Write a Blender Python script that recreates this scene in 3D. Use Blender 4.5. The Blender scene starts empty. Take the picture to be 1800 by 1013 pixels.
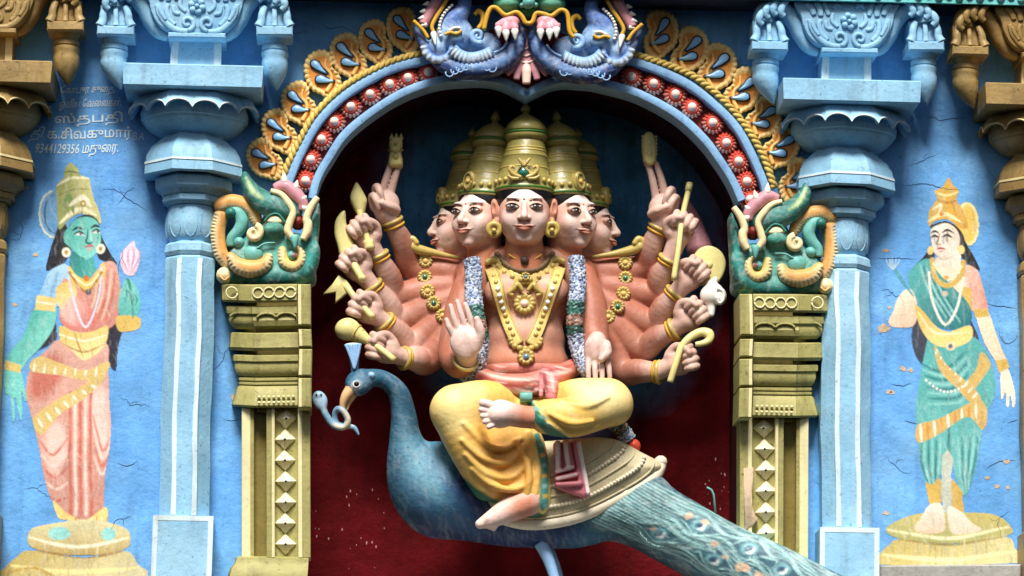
import bpy, bmesh, math, random
import numpy as np
from mathutils import Vector, Matrix

random.seed(7); rng = np.random.default_rng(7)
SC = bpy.context.scene
COL = SC.collection
U = 0.0025                      # one photograph pixel on the wall plane, in metres

# ------------------------------------------------------------------ camera
CAM_POS = np.array([-0.72, -16.0, -2.95])
ROLL = math.radians(0.70)
_f = -CAM_POS / np.linalg.norm(CAM_POS)
_r0 = np.cross(_f, [0, 0, 1.0]); _r0 /= np.linalg.norm(_r0)
_u0 = np.cross(_r0, _f)
_r = _r0 * math.cos(ROLL) + _u0 * math.sin(ROLL)
_u = np.cross(_r, _f)
FPX = 400.0 * np.linalg.norm(CAM_POS)
cam = bpy.data.cameras.new('camera'); cam_o = bpy.data.objects.new('camera', cam); COL.objects.link(cam_o)
cam.sensor_width = 36.0; cam.lens = 36.0 * FPX / 1800.0; cam.clip_end = 500.0
cam_o.matrix_world = Matrix(((_r[0], _u[0], -_f[0], CAM_POS[0]), (_r[1], _u[1], -_f[1], CAM_POS[1]),
                             (_r[2], _u[2], -_f[2], CAM_POS[2]), (0, 0, 0, 1)))
SC.camera = cam_o

# ------------------------------------------------------------------ light
world = bpy.data.worlds.new('World'); SC.world = world; world.use_nodes = True
_nt = world.node_tree; _nt.nodes.clear()
_sky = _nt.nodes.new('ShaderNodeTexSky'); _sky.sky_type = 'NISHITA'; _sky.sun_disc = False
SUN_EL, SUN_AZ = math.radians(54), math.radians(187)      # azimuth: 180 = straight out in front of the wall
_sky.sun_elevation = SUN_EL; _sky.sun_rotation = SUN_AZ
_sky.air_density = 1.0; _sky.dust_density = 4.0; _sky.ozone_density = 1.0
_bg = _nt.nodes.new('ShaderNodeBackground'); _bg.inputs[1].default_value = 0.05
_wo = _nt.nodes.new('ShaderNodeOutputWorld')
_nt.links.new(_sky.outputs[0], _bg.inputs[0]); _nt.links.new(_bg.outputs[0], _wo.inputs[0])
sun = bpy.data.lights.new('sun', 'SUN'); sun.energy = 4.6; sun.angle = math.radians(20); sun.color = (1.0, 0.95, 0.88)
sun_o = bpy.data.objects.new('sun', sun); COL.objects.link(sun_o)
_to = Vector((math.sin(SUN_AZ) * math.cos(SUN_EL), math.cos(SUN_AZ) * math.cos(SUN_EL), math.sin(SUN_EL)))
sun_o.rotation_euler = _to.to_track_quat('Z', 'Y').to_euler(); sun_o.location = (0, -8, 10)
SC.view_settings.view_transform = 'Standard'; SC.view_settings.look = 'None'
SC.view_settings.exposure = 0.34; SC.view_settings.gamma = 1.0; SC.view_settings.use_curve_mapping = False

# ------------------------------------------------------------------ photograph pixel + depth in front of the wall -> metres
XF = [None]; XI = [None]                                            # optional pixel transform (used for the mirrored side)
def W(x, y, d):
    x, y, d = np.broadcast_arrays(np.asarray(x, float), np.asarray(y, float), np.asarray(d, float))
    if XF[0] is not None: x, y = XF[0](x, y)
    a = (x - 900.0) / FPX; b = -(y - 506.5) / FPX
    v = _f + a[..., None] * _r + b[..., None] * _u
    t = (-d * U - CAM_POS[1]) / v[..., 1]
    return CAM_POS + t[..., None] * v
def set_mirror(c=None, dy=0.0):
    XF[0] = None if c is None else (lambda x, y: (c - x, y + dy)); XI[0] = None if c is None else (lambda x, y: (c - x, y - dy))
def R3(x, y, d):
    """pixel + depth -> upright frame (right, down, out of the wall), still in pixel units"""
    w = W(x, y, d); return np.stack([w[..., 0] / U, -w[..., 2] / U, -w[..., 1] / U], -1)
def w_of(p): p = np.asarray(p, float); return np.stack([p[..., 0] * U, -p[..., 2] * U, -p[..., 1] * U], -1)
def WB(x, y, d, ref):
    """the pixel is read at depth ref, then the point goes straight back (or out) to depth d"""
    w = np.array(W(x, y, np.broadcast_to(ref, np.shape(x)))); w[..., 1] = -np.asarray(d, float) * U; return w
def proj(w):
    v = np.asarray(w, float) - CAM_POS; z = v @ _f
    x = 900.0 + FPX * (v @ _r) / z; y = 506.5 - FPX * (v @ _u) / z
    return XI[0](x, y) if XF[0] is not None else (x, y)

# ------------------------------------------------------------------ objects
ORG = {}
def tag(o, label, cat, group=None):
    o['label'] = label; o['category'] = cat
    if group: o['group'] = group
    return o
def thing(name, label, cat, base, group=None):
    o = bpy.data.objects.new(name, None); COL.objects.link(o); o.empty_display_size = 0.05
    b = np.asarray(W(*base)); o.location = b; ORG[o] = b
    return tag(o, label, cat, group)
def mesh_of(name, V, F, smooth=True, vcol=None):
    V = np.asarray(V, float); me = bpy.data.meshes.new(name)
    if isinstance(F, np.ndarray):
        k = F.shape[1]; me.vertices.add(len(V)); me.vertices.foreach_set('co', V.astype(np.float32).ravel())
        me.loops.add(F.size); me.loops.foreach_set('vertex_index', F.astype(np.int32).ravel())
        me.polygons.add(len(F)); me.polygons.foreach_set('loop_start', np.arange(0, F.size, k, dtype=np.int32))
        me.update(calc_edges=True)
    else:
        me.from_pydata(V.tolist(), [], [list(map(int, f)) for f in F]); me.update()
    if smooth: me.polygons.foreach_set('use_smooth', np.ones(len(me.polygons), bool))
    if vcol is not None:
        a = me.color_attributes.new('Col', 'FLOAT_COLOR', 'POINT')
        c = np.ones((len(V), 4), np.float32); c[:, :3] = vcol; a.data.foreach_set('color', c.ravel())
    return me
def warp(V):
    """hand-built unevenness: a slow wobble of a few millimetres that carries everything along"""
    x, y, z = V[:, 0], V[:, 1], V[:, 2]
    return V + 0.0032 * np.stack([np.sin(9.1 * z + 2.3 * x + 1) + .6 * np.sin(21 * z + 5 * x), 0.4 * np.sin(8 * x + 7 * z) * np.clip(-y / 0.06, 0, 1), .8 * np.sin(7.3 * x + 1.7 * z) + .6 * np.sin(19 * x + 3 * z + 2)], 1)
def part(name, VF, mat, parent=None, smooth=True, vcol=None, base=None, label=None, edge=None):
    V, F = VF; V = warp(np.asarray(V, float))
    if parent is not None: org = ORG[parent]
    elif base is not None: org = np.asarray(W(*base))
    else: org = V.mean(0)
    me = mesh_of(name, V - org, F, smooth, vcol); me.materials.append(mat)
    o = bpy.data.objects.new(name, me); COL.objects.link(o); ORG[o] = org
    if parent is not None: o.parent = parent
    else: o.location = org
    if label: o['label'] = label
    if edge is not None:
        bm = bmesh.new(); bm.from_mesh(me); bmesh.ops.recalc_face_normals(bm, faces=bm.faces); bm.to_mesh(me); bm.free()
        me.set_sharp_from_angle(angle=math.radians(edge))
    return o
def join(*vfs):
    V, F, n = [], [], 0
    for v, f in vfs:
        V.append(np.asarray(v, float)); F += [[int(i) + n for i in q] for q in f]; n += len(v)
    return np.concatenate(V), F
def copy_tree(o, parent=None, move=None):
    c = o.copy(); COL.objects.link(c); c.parent = parent
    if move is not None: c.location = Vector(o.location) + Vector(move)
    ORG[c] = ORG[o] + (0 if move is None else np.asarray(move))
    for ch in o.children: copy_tree(ch, c)
    return c

# ------------------------------------------------------------------ colours and materials
def lin(c):
    c = np.asarray(c, float) / 255.0
    return np.where(c <= 0.04045, c / 12.92, ((c + 0.055) / 1.055) ** 2.4)
MATS = {}
def paint(key, rgb=None, rough=0.5, var=0.18, dirt=0.25, bump=0.25, chip=0.0, dirtcol=(70, 62, 50), scale=1.0, spec=0.35, mottle=None):
    """weathered enamel on plaster; rgb None = colour comes from the painted vertex colours"""
    if key in MATS: return MATS[key]
    m = bpy.data.materials.new(key); m.use_nodes = True; nt = m.node_tree; N, L = nt.nodes, nt.links
    bs = N['Principled BSDF']
    geo = N.new('ShaderNodeNewGeometry')
    def noise(s, det, rg=0.55, vec=None):
        n = N.new('ShaderNodeTexNoise'); n.inputs['Scale'].default_value = s * scale; n.inputs['Detail'].default_value = det
        n.inputs['Roughness'].default_value = rg; L.new(vec or geo.outputs['Position'], n.inputs['Vector']); return n.outputs['Fac']
    def ramp(fac, a, b, va=0.0, vb=1.0):
        r = N.new('ShaderNodeMapRange'); r.inputs[1].default_value = a; r.inputs[2].default_value = b
        r.inputs[3].default_value = va; r.inputs[4].default_value = vb; L.new(fac, r.inputs[0]); return r.outputs[0]
    def mix(fac, A, B, mode='MIX'):
        x = N.new('ShaderNodeMix'); x.data_type = 'RGBA'; x.blend_type = mode
        if isinstance(fac, float): x.inputs[0].default_value = fac
        else: L.new(fac, x.inputs[0])
        for s, v in ((6, A), (7, B)):
            if hasattr(v, 'links'): L.new(v, x.inputs[s])
            else: x.inputs[s].default_value = (*v, 1.0)
        return x.outputs[2]
    if rgb is None:
        at = N.new('ShaderNodeAttribute'); at.attribute_name = 'Col'; base = at.outputs['Color']
    else:
        rg = N.new('ShaderNodeRGB'); rg.outputs[0].default_value = (*lin(rgb), 1.0); base = rg.outputs[0]
    f1 = noise(5.0, 7.0, 0.62)
    if mottle:
        base = mix(ramp(noise(2.2, 9.0, 0.68), 0.46, 0.66, 0.0, mottle[1]), base, tuple(lin(mottle[0])))
        base = mix(ramp(noise(3.1, 9.0, 0.7), 0.54, 0.74, 0.0, mottle[1] * 0.8), base, tuple(lin(mottle[2])))
    g = ramp(f1, 0.3, 0.7, 1.0 - var, 1.0 + var)
    cg = N.new('ShaderNodeCombineColor')
    for i in range(3): L.new(g, cg.inputs[i])
    c = mix(1.0, base, cg.outputs[0], 'MULTIPLY')
    mp = N.new('ShaderNodeMapping'); mp.inputs['Scale'].default_value = (9.0, 9.0, 1.3); L.new(geo.outputs['Position'], mp.inputs['Vector'])
    fd = noise(1.6, 6.0, 0.7, mp.outputs[0])
    c = mix(ramp(fd, 0.52, 0.78, 0.0, dirt), c, tuple(lin(dirtcol)))
    fs = noise(55.0, 4.0, 0.65)
    c = mix(ramp(fs, 0.60, 0.70, 0.0, min(1.0, dirt * 1.1)), c, tuple(lin(dirtcol) * 0.6))
    fb = noise(42.0, 5.0, 0.6); fb2 = noise(9.0, 4.0, 0.5)
    ad = N.new('ShaderNodeMath'); ad.operation = 'MULTIPLY_ADD'; L.new(fb2, ad.inputs[0]); ad.inputs[1].default_value = 1.6; L.new(fb, ad.inputs[2])
    h = ad.outputs[0]
    if chip > 0:
        fc = noise(11.0, 8.0, 0.68)
        k = ramp(fc, 0.73 - 0.10 * chip, 0.745 - 0.10 * chip)
        c = mix(k, c, tuple(lin((196, 170, 140))))
        sb = N.new('ShaderNodeMath'); sb.operation = 'MULTIPLY_ADD'; L.new(k, sb.inputs[0]); sb.inputs[1].default_value = -0.5; L.new(h, sb.inputs[2]); h = sb.outputs[0]
    bp = N.new('ShaderNodeBump'); bp.inputs['Strength'].default_value = bump; bp.inputs['Distance'].default_value = 0.006
    L.new(h, bp.inputs['Height']); L.new(bp.outputs[0], bs.inputs['Normal'])
    L.new(c, bs.inputs['Base Color'])
    L.new(ramp(f1, 0.25, 0.75, rough + 0.12, rough - 0.10), bs.inputs['Roughness'])
    bs.inputs['Specular IOR Level'].default_value = spec
    MATS[key] = m
    return m

# ------------------------------------------------------------------ curves and plain shapes
def cr(pts, n=8, closed=False):
    P = np.asarray(pts, float); m = len(P); out = []
    rngi = range(m) if closed else range(m - 1)
    for i in rngi:
        if closed: a, b, c, d = P[(i - 1) % m], P[i], P[(i + 1) % m], P[(i + 2) % m]
        else: a, b, c, d = P[max(i - 1, 0)], P[i], P[i + 1], P[min(i + 2, m - 1)]
        for t in np.arange(n) / n:
            out.append(0.5 * (2 * b + (c - a) * t + (2 * a - 5 * b + 4 * c - d) * t * t + (3 * b - a - 3 * c + d) * t ** 3))
    if not closed: out.append(P[-1])
    return np.array(out)
def arclen(P):
    s = np.r_[0, np.cumsum(np.linalg.norm(np.diff(P[:, :2], axis=0), axis=1))]; return s
def resample(P, step=None, n=None):
    P = np.asarray(P, float); s = arclen(P)
    n = n or max(2, int(s[-1] / step) + 1); t = np.linspace(0, s[-1], n)
    return np.stack([np.interp(t, s, P[:, k]) for k in range(P.shape[1])], 1)
def normals2(P, closed=False):
    T = (np.roll(P, -1, 0) - np.roll(P, 1, 0)) if closed else np.gradient(P, axis=0)
    T = T[:, :2]; T = T / (np.linalg.norm(T, axis=1, keepdims=True) + 1e-9)
    return np.stack([-T[:, 1], T[:, 0]], 1)
def area2(P): return 0.5 * np.sum(P[:, 0] * np.roll(P[:, 1], -1) - np.roll(P[:, 0], -1) * P[:, 1])
def rings(R, caps=True):
    """list of rings (world points) -> closed skin"""
    n = len(R[0]); V = np.concatenate(R); F = []
    for k in range(len(R) - 1):
        for i in range(n):
            j = (i + 1) % n; F.append((k * n + i, k * n + j, (k + 1) * n + j, (k + 1) * n + i))
    if caps: F += [tuple(range(n))[::-1], tuple(range((len(R) - 1) * n, len(R) * n))]
    return V, F
def slab(out, d0, d1, bev=3.0, steps=2):
    """outline in pixels, raised from d0 to d1 with a rounded front edge"""
    P = np.asarray(out, float)
    if area2(P) < 0: P = P[::-1]
    nn = normals2(P, True)                               # for positive area this points inwards
    R = [WB(P[:, 0], P[:, 1], d0, d1)]
    for k in range(steps + 1):
        a = k / steps * math.pi / 2
        q = P + nn * bev * (1 - math.cos(a)); R.append(WB(q[:, 0], q[:, 1], d1 - bev + bev * math.sin(a), d1))
    return rings(R)
def rect(x0, y0, x1, y1): return np.array([(x0, y0), (x1, y0), (x1, y1), (x0, y1)], float)
def pxbox(x0, y0, x1, y1, d0, d1, bev=1.5):
    """bevelled block between pixel lines"""
    def ring(e, d): return WB(np.array([x0 + e, x1 - e, x1 - e, x0 + e]), np.array([y0 + e, y0 + e, y1 - e, y1 - e]), d, d1)
    return rings([ring(0, d0), ring(0, d1 - bev), ring(bev, d1)])
def tube(P, r, n=8, flat=1.0, caps=True):
    """tube through pixel+depth points (x, y, d); r in pixels; flat squeezes it in depth"""
    P = np.asarray(P, float); P = R3(P[:, 0], P[:, 1], P[:, 2]); m = len(P); r = np.broadcast_to(np.asarray(r, float), (m,))
    T = np.gradient(P, axis=0); T /= np.linalg.norm(T, axis=1, keepdims=True) + 1e-9
    R = []
    for i in range(m):
        t = T[i]; s = np.cross(t, [0, 0, 1.0]); ls = np.linalg.norm(s)
        s = np.array([1.0, 0, 0]) if ls < 0.15 else s / ls
        b = np.cross(s, t)
        a = np.arange(n) / n * 2 * math.pi
        q = P[i] + r[i] * (np.cos(a)[:, None] * s + np.sin(a)[:, None] * b * flat)
        R.append(w_of(q))
    return rings(R, caps)
def band(P, w0, w1, d0, d1, bev=3.0):
    """strip along an open pixel path between offsets w0 and w1 (left/right of the path)"""
    P = np.asarray(P, float); nn = normals2(P)
    secs = [(w0, d0), (w0, d1 - bev), (w0 + bev * .3, d1 - bev * .3), (w0 + bev, d1), (w1 - bev, d1), (w1 - bev * .3, d1 - bev * .3), (w1, d1 - bev), (w1, d0)]
    R = [WB(P[:, 0] + nn[:, 0] * w, P[:, 1] + nn[:, 1] * w, d, d1) for w, d in secs]
    R = [np.array([R[k][i] for k in range(len(secs))]) for i in range(len(P))]
    return rings(R)
def lathe(ax, ay, prof, n=8, rot=None, squareness=False):
    """prof: (radius or apothem in metres, z) from top to bottom"""
    if rot is None: rot = math.pi / n
    k = 1.0 / math.cos(math.pi / n) if n <= 8 else 1.0
    a = np.arange(n) / n * 2 * math.pi + rot - math.pi / 2
    return rings([np.stack([ax + np.cos(a) * r * k, ay + np.sin(a) * r * k, np.full(n, z)], 1) for r, z in prof])
def ball(c, r, n=10, m=6, flat=1.0):
    """little sphere at pixel+depth"""
    R = []; c = R3(*c)
    for k in range(m + 1):
        p = math.pi * k / m; rr = max(math.sin(p), 0.02) * r; a = np.arange(n) / n * 2 * math.pi
        R.append(w_of(np.stack([c[0] + np.cos(a) * rr, c[1] + np.sin(a) * rr, np.full(n, c[2] + math.cos(p) * r * flat)], 1)))
    return rings(R)

# ------------------------------------------------------------------ painting by pixel position
def sd_poly(x, y, P):
    P = np.asarray(P, float); d = np.full(x.shape, 1e12); s = np.ones(x.shape, bool)
    for i in range(len(P)):
        a, b = P[i], P[i - 1]; ex, ey = b[0] - a[0], b[1] - a[1]; wx, wy = x - a[0], y - a[1]
        t = np.clip((wx * ex + wy * ey) / (ex * ex + ey * ey + 1e-9), 0, 1)
        d = np.minimum(d, (wx - ex * t) ** 2 + (wy - ey * t) ** 2)
        c1 = y >= a[1]; c2 = y < b[1]; c3 = ex * wy > ey * wx
        f = (c1 & c2 & c3) | (~c1 & ~c2 & ~c3); s ^= f
    return np.where(s, 1, -1) * np.sqrt(d)
def d_path(x, y, P):
    P = np.asarray(P, float); d = np.full(x.shape, 1e12); tt = np.zeros(x.shape); n = len(P) - 1
    for i in range(n):
        a, b = P[i], P[i + 1]; ex, ey = b[0] - a[0], b[1] - a[1]; wx, wy = x - a[0], y - a[1]
        t = np.clip((wx * ex + wy * ey) / (ex * ex + ey * ey + 1e-9), 0, 1)
        q = (wx - ex * t) ** 2 + (wy - ey * t) ** 2; m = q < d
        d = np.where(m, q, d); tt = np.where(m, (i + t) / n, tt)
    return np.sqrt(d), tt
class Painter:
    def __init__(s, x, y, col=(200, 200, 200)):
        s.x = np.asarray(x, float).ravel(); s.y = np.asarray(y, float).ravel()
        s.c = np.tile(lin(col), (len(s.x), 1)); s.id = np.full(len(s.x), -1)
    def _sel(s, P, pad):
        P = np.asarray(P, float); lo = P[:, :2].min(0) - pad; hi = P[:, :2].max(0) + pad
        return np.nonzero((s.x > lo[0]) & (s.x < hi[0]) & (s.y > lo[1]) & (s.y < hi[1]))[0]
    def fill(s, P, col, feather=1.0, pid=None, sm=True, col2=None, ang=90, only=None, op=1.0):
        P = cr(P, 5, True) if sm else np.asarray(P, float)
        k = s._sel(P, feather + 1)
        if only is not None: k = k[np.isin(s.id[k], only)]
        if not len(k): return
        d = sd_poly(s.x[k], s.y[k], P); a = np.clip(0.5 - d / (2 * feather), 0, 1)[:, None] * op
        c = lin(col)[None]
        if col2 is not None:
            u = s.x[k] * math.cos(math.radians(ang)) + s.y[k] * math.sin(math.radians(ang)); pu = P[:, 0] * math.cos(math.radians(ang)) + P[:, 1] * math.sin(math.radians(ang))
            t = np.clip((u - pu.min()) / (np.ptp(pu) + 1e-9), 0, 1)[:, None]; c = c * (1 - t) + lin(col2)[None] * t
        s.c[k] = s.c[k] * (1 - a) + c * a
        if pid is not None: s.id[k[d < 0]] = pid
    def stroke(s, P, w, col, soft=1.0, pid=None, sm=True, taper=True, only=None, op=1.0):
        P = cr(P, 6) if sm and len(P) > 2 else np.asarray(P, float)
        k = s._sel(P, w + soft + 1)
        if only is not None: k = k[np.isin(s.id[k], only)]
        if not len(k): return
        d, t = d_path(s.x[k], s.y[k], P); ww = w * (0.35 + 0.65 * np.sin(np.pi * np.clip(t, 0.02, 0.98))) if taper else w
        a = np.clip(0.5 - (d - ww) / (2 * soft), 0, 1)[:, None] * op
        s.c[k] = s.c[k] * (1 - a) + lin(col)[None] * a
        if pid is not None: s.id[k[d < ww]] = pid
    def brush(s, n, seed, ang=1.5, dev=.25, op=.4, L=(8, 26), w=(.6, 2.0), light=.25, ids=True):
        """loose brush marks in lighter and darker tints of whatever lies below"""
        r = np.random.default_rng(seed); ok = np.nonzero(s.id >= 0)[0] if ids else np.arange(len(s.x))
        for _ in range(n):
            i = ok[r.integers(len(ok))]; l = r.uniform(*L); a = r.normal(ang, dev); x, y = s.x[i], s.y[i]; c = s.c[i]
            c = c * (1 - light) + light * .92 if r.random() < .55 else c * r.uniform(.55, .8); q = 255 * np.where(c <= .0031308, c * 12.92, 1.055 * np.clip(c, 1e-6, 1) ** (1 / 2.4) - .055)
            s.stroke([(x, y), (x + math.cos(a) * l * .5 + r.normal(0, 1.5), y + math.sin(a) * l * .5), (x + math.cos(a) * l, y + math.sin(a) * l)], r.uniform(*w), q, 1.3, only=[s.id[i]] if ids else None, op=op)
    def speckle(s, amt):
        s.c *= 1 + amt * (rng.random((len(s.x), 1)) - 0.5)

# ------------------------------------------------------------------ sculpting: signed distances on a pixel/depth grid, skinned by surface nets
class Vol:
    def __init__(s, x0, x1, y0, y1, d0, d1, h=2.0):
        c = R3(*np.array([(x, y, d) for x in (x0, x1) for y in (y0, y1) for d in (d0, d1)], float).T)
        (x0, y0, d0), (x1, y1, d1) = c.min(0), c.max(0); s.o = np.array([x0, y0, d0], float); s.h = h
        s.n = np.array([int((x1 - x0) / h) + 2, int((y1 - y0) / h) + 2, int((d1 - d0) / h) + 2])
        s.F = np.full(s.n, 1e3, np.float32)
    def _box(s, lo, hi):
        a = np.clip(np.floor((np.asarray(lo) - s.o) / s.h).astype(int), 0, s.n); b = np.clip(np.ceil((np.asarray(hi) - s.o) / s.h).astype(int) + 1, 0, s.n)
        sl = tuple(slice(i, j) for i, j in zip(a, b))
        ax = [(s.o[k] + s.h * np.arange(a[k], b[k])).astype(np.float32) for k in range(3)]
        return sl, ax[0][:, None, None], ax[1][None, :, None], ax[2][None, None, :]
    def _put(s, sl, D, k, sub=False):
        A = s.F[sl]
        if A.size == 0: return
        if sub:
            if k > 0:
                h = np.clip(0.5 - 0.5 * (A + D) / k, 0, 1); s.F[sl] = A * (1 - h) - D * h + k * h * (1 - h)
            else: s.F[sl] = np.maximum(A, -D)
        elif k > 0:
            h = np.clip(0.5 + 0.5 * (A - D) / k, 0, 1); h = np.where(A > 900, 1.0, h)
            s.F[sl] = A * (1 - h) + D * h - k * h * (1 - h)
        else: s.F[sl] = np.minimum(A, D)
    def cap(s, a, b, ra, rb, k=0.0, sub=False):
        a = R3(*a); b = R3(*b); R = max(ra, rb) + 3 * k + 3 * s.h
        sl, x, y, z = s._box(np.minimum(a, b) - R, np.maximum(a, b) + R)
        e = b - a; t = np.clip(((x - a[0]) * e[0] + (y - a[1]) * e[1] + (z - a[2]) * e[2]) / (e @ e + 1e-9), 0, 1)
        D = np.sqrt((x - a[0] - e[0] * t) ** 2 + (y - a[1] - e[1] * t) ** 2 + (z - a[2] - e[2] * t) ** 2) - (ra + (rb - ra) * t)
        s._put(sl, D, k, sub)
    def tube(s, P, R, k=0.0, n=6, sub=False):
        P = np.asarray(P, float); R = np.broadcast_to(np.asarray(R, float), (len(P),)); P = R3(P[:, 0], P[:, 1], P[:, 2])
        Q = cr(np.c_[P, R], n) if len(P) > 2 else np.c_[P, R]
        R_ = Q[:, 3].max() + 3 * k + 3 * s.h
        sl, x, y, z = s._box(Q[:, :3].min(0) - R_, Q[:, :3].max(0) + R_); D = None
        for i in range(len(Q) - 1):
            a, b = Q[i, :3], Q[i + 1, :3]; e = b - a
            t = np.clip(((x - a[0]) * e[0] + (y - a[1]) * e[1] + (z - a[2]) * e[2]) / (e @ e + 1e-9), 0, 1)
            d = np.sqrt((x - a[0] - e[0] * t) ** 2 + (y - a[1] - e[1] * t) ** 2 + (z - a[2] - e[2] * t) ** 2) - (Q[i, 3] + (Q[i + 1, 3] - Q[i, 3]) * t)
            D = d if D is None else np.minimum(D, d)
        s._put(sl, D, k, sub)
    def ell(s, c, r, k=0.0, rot=0.0, sub=False, yaw=0.0):
        c = R3(*c); r = np.asarray(r, float); R = r.max()
        if XF[0] is not None: rot, yaw = -rot, -yaw
        R = r.max() + 3 * k + 3 * s.h
        sl, x, y, z = s._box(c - R, c + R); x = x - c[0]; y = y - c[1]; z = z - c[2]
        if rot: ca, sa = math.cos(math.radians(rot)), math.sin(math.radians(rot)); x, y = x * ca + y * sa, -x * sa + y * ca
        if yaw: ca, sa = math.cos(math.radians(yaw)), math.sin(math.radians(yaw)); x, z = x * ca + z * sa, -x * sa + z * ca
        k0 = np.sqrt((x / r[0]) ** 2 + (y / r[1]) ** 2 + (z / r[2]) ** 2); k1 = np.sqrt((x / r[0] ** 2) ** 2 + (y / r[1] ** 2) ** 2 + (z / r[2] ** 2) ** 2)
        s._put(sl, k0 * (k0 - 1) / (k1 + 1e-6), k, sub)
    def poly(s, P, d0, d1, dome=6.0, w=10.0, k=0.0, sm=True, sub=False, tilt=0.0, xref=0.0):
        P = cr(P, 4, True) if sm else np.asarray(P, float)
        P = R3(P[:, 0], P[:, 1], np.full(len(P), d1))[:, :2]
        lo = np.r_[P.min(0), d0]; hi = np.r_[P.max(0), d1]; R = 3 * k + 3 * s.h
        sl, x, y, z = s._box(lo - R - [0, 0, 1e3 * (tilt != 0)], hi + R + [0, 0, 1e3 * (tilt != 0)])
        s2 = sd_poly(np.broadcast_to(x[:, :, 0], (x.shape[0], y.shape[1])), np.broadcast_to(y[:, :, 0], (x.shape[0], y.shape[1])), P)
        q = 1 - np.clip(-s2 / w, 0, 1); top = d1 - dome * (1 - np.sqrt(np.clip(1 - q * q, 0, 1)))
        if tilt: z = z - tilt * (x - R3(xref, 506, d1)[0])
        D = np.maximum(np.maximum(s2[:, :, None], z - top[:, :, None]), d0 - z).astype(np.float32)
        s._put(sl, D, k, sub)
    def skin(s, cutoff=None):
        F = s.F; S = F < 0; nx, ny, nz = F.shape
        cnt = np.zeros((nx - 1, ny - 1, nz - 1), np.int8); C = [(i, j, k) for i in (0, 1) for j in (0, 1) for k in (0, 1)]
        for i, j, k in C: cnt += S[i:nx - 1 + i, j:ny - 1 + j, k:nz - 1 + k]
        A = np.argwhere((cnt > 0) & (cnt < 8)); idx = np.full(cnt.shape, -1, np.int32); idx[tuple(A.T)] = np.arange(len(A))
        vals = np.stack([F[A[:, 0] + i, A[:, 1] + j, A[:, 2] + k] for i, j, k in C], 1)
        acc = np.zeros((len(A), 3)); num = np.zeros(len(A)); Ca = np.array(C, float)
        for p in range(8):
            for q in range(p + 1, 8):
                if np.abs(Ca[p] - Ca[q]).sum() != 1: continue
                m = (vals[:, p] < 0) != (vals[:, q] < 0); den = vals[:, p] - vals[:, q]
                t = np.where(m, vals[:, p] / np.where(np.abs(den) < 1e-9, 1, den), 0)
                acc += np.where(m[:, None], Ca[p] + t[:, None] * (Ca[q] - Ca[p]), 0); num += m
        V = A + acc / num[:, None]
        Q = []
        def faces(m, off, flip):
            E = np.argwhere(m)
            if not len(E): return
            f = np.stack([idx[tuple((E + o).T)] for o in off], 1); s_ = flip(E); f = np.where(s_[:, None], f[:, ::-1], f); Q.append(f)
        faces((S[:-1, 1:-1, 1:-1] != S[1:, 1:-1, 1:-1]), [(0, 0, 0), (0, 1, 0), (0, 1, 1), (0, 0, 1)], lambda E: ~S[E[:, 0], E[:, 1] + 1, E[:, 2] + 1])
        faces((S[1:-1, :-1, 1:-1] != S[1:-1, 1:, 1:-1]), [(0, 0, 0), (0, 0, 1), (1, 0, 1), (1, 0, 0)], lambda E: ~S[E[:, 0] + 1, E[:, 1], E[:, 2] + 1])
        faces((S[1:-1, 1:-1, :-1] != S[1:-1, 1:-1, 1:]), [(0, 0, 0), (1, 0, 0), (1, 1, 0), (0, 1, 0)], lambda E: ~S[E[:, 0] + 1, E[:, 1] + 1, E[:, 2]])
        F4 = np.concatenate(Q); s.px = V * s.h + s.o
        return s.px, F4
    def mesh(s):
        px, F4 = s.skin(); V = w_of(px); s.sx, s.sy = proj(V); return V, F4
    def front(s):
        """map of the frontmost surface depth"""
        S = s.F < 0; r = S[:, :, ::-1]; j = s.n[2] - 1 - r.argmax(2); any_ = S.any(2)
        s.D = np.where(any_, s.o[2] + s.h * (j + 0.5), np.nan); return s
    def depth(s, x, y, default=0.0):
        x = np.asarray(x, float); y = np.asarray(y, float); d = np.full(x.shape, float(default))
        for _ in range(4):
            q = R3(x, y, d); i = np.clip(((q[..., 0] - s.o[0]) / s.h).round().astype(int), 0, s.n[0] - 1); j = np.clip(((q[..., 1] - s.o[1]) / s.h).round().astype(int), 0, s.n[1] - 1)
            v = s.D[i, j]; d = np.where(np.isnan(v), d, v)
        return d
def sculpt(name, vol, mat, parent=None, paintfn=None, base_col=(200, 200, 200), **kw):
    V, F = vol.mesh(); vc = None
    if paintfn is not None:
        p = Painter(vol.sx, vol.sy, base_col); p.d = vol.px[:, 2]; paintfn(p); vc = p.c
    return part(name, (V, F), mat, parent, True, vc, **kw)
# ================================================================== materials of the building
M_WALL = paint('blue_wall_paint', (100, 166, 228), rough=0.65, var=0.22, dirt=0.42, bump=0.6, chip=0.02, dirtcol=(30, 62, 120), mottle=((140, 196, 236), 0.55, (50, 108, 190)))
M_PALE = paint('pale_blue_paint', (142, 194, 226), rough=0.55, var=0.14, dirt=0.5, bump=0.45, chip=0.02, dirtcol=(84, 92, 106), mottle=((180, 220, 240), 0.5, (112, 160, 206)))
M_LINE = paint('white_line_paint', (214, 234, 240), rough=0.5, var=0.12, dirt=0.4, bump=0.2)
M_GOLD = paint('old_gold_paint', (150, 122, 72), rough=0.45, var=0.22, dirt=0.6, bump=0.45, dirtcol=(52, 44, 22), mottle=((186, 164, 112), 0.5, (96, 78, 34)))
M_GOLDL = paint('pale_gold_paint', (226, 208, 150), rough=0.45, var=0.12, dirt=0.3, bump=0.25)
M_OLIVE = paint('olive_gold_paint', (164, 158, 98), rough=0.55, var=0.2, dirt=0.6, bump=0.5, chip=0.05, dirtcol=(84, 74, 20))
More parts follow.
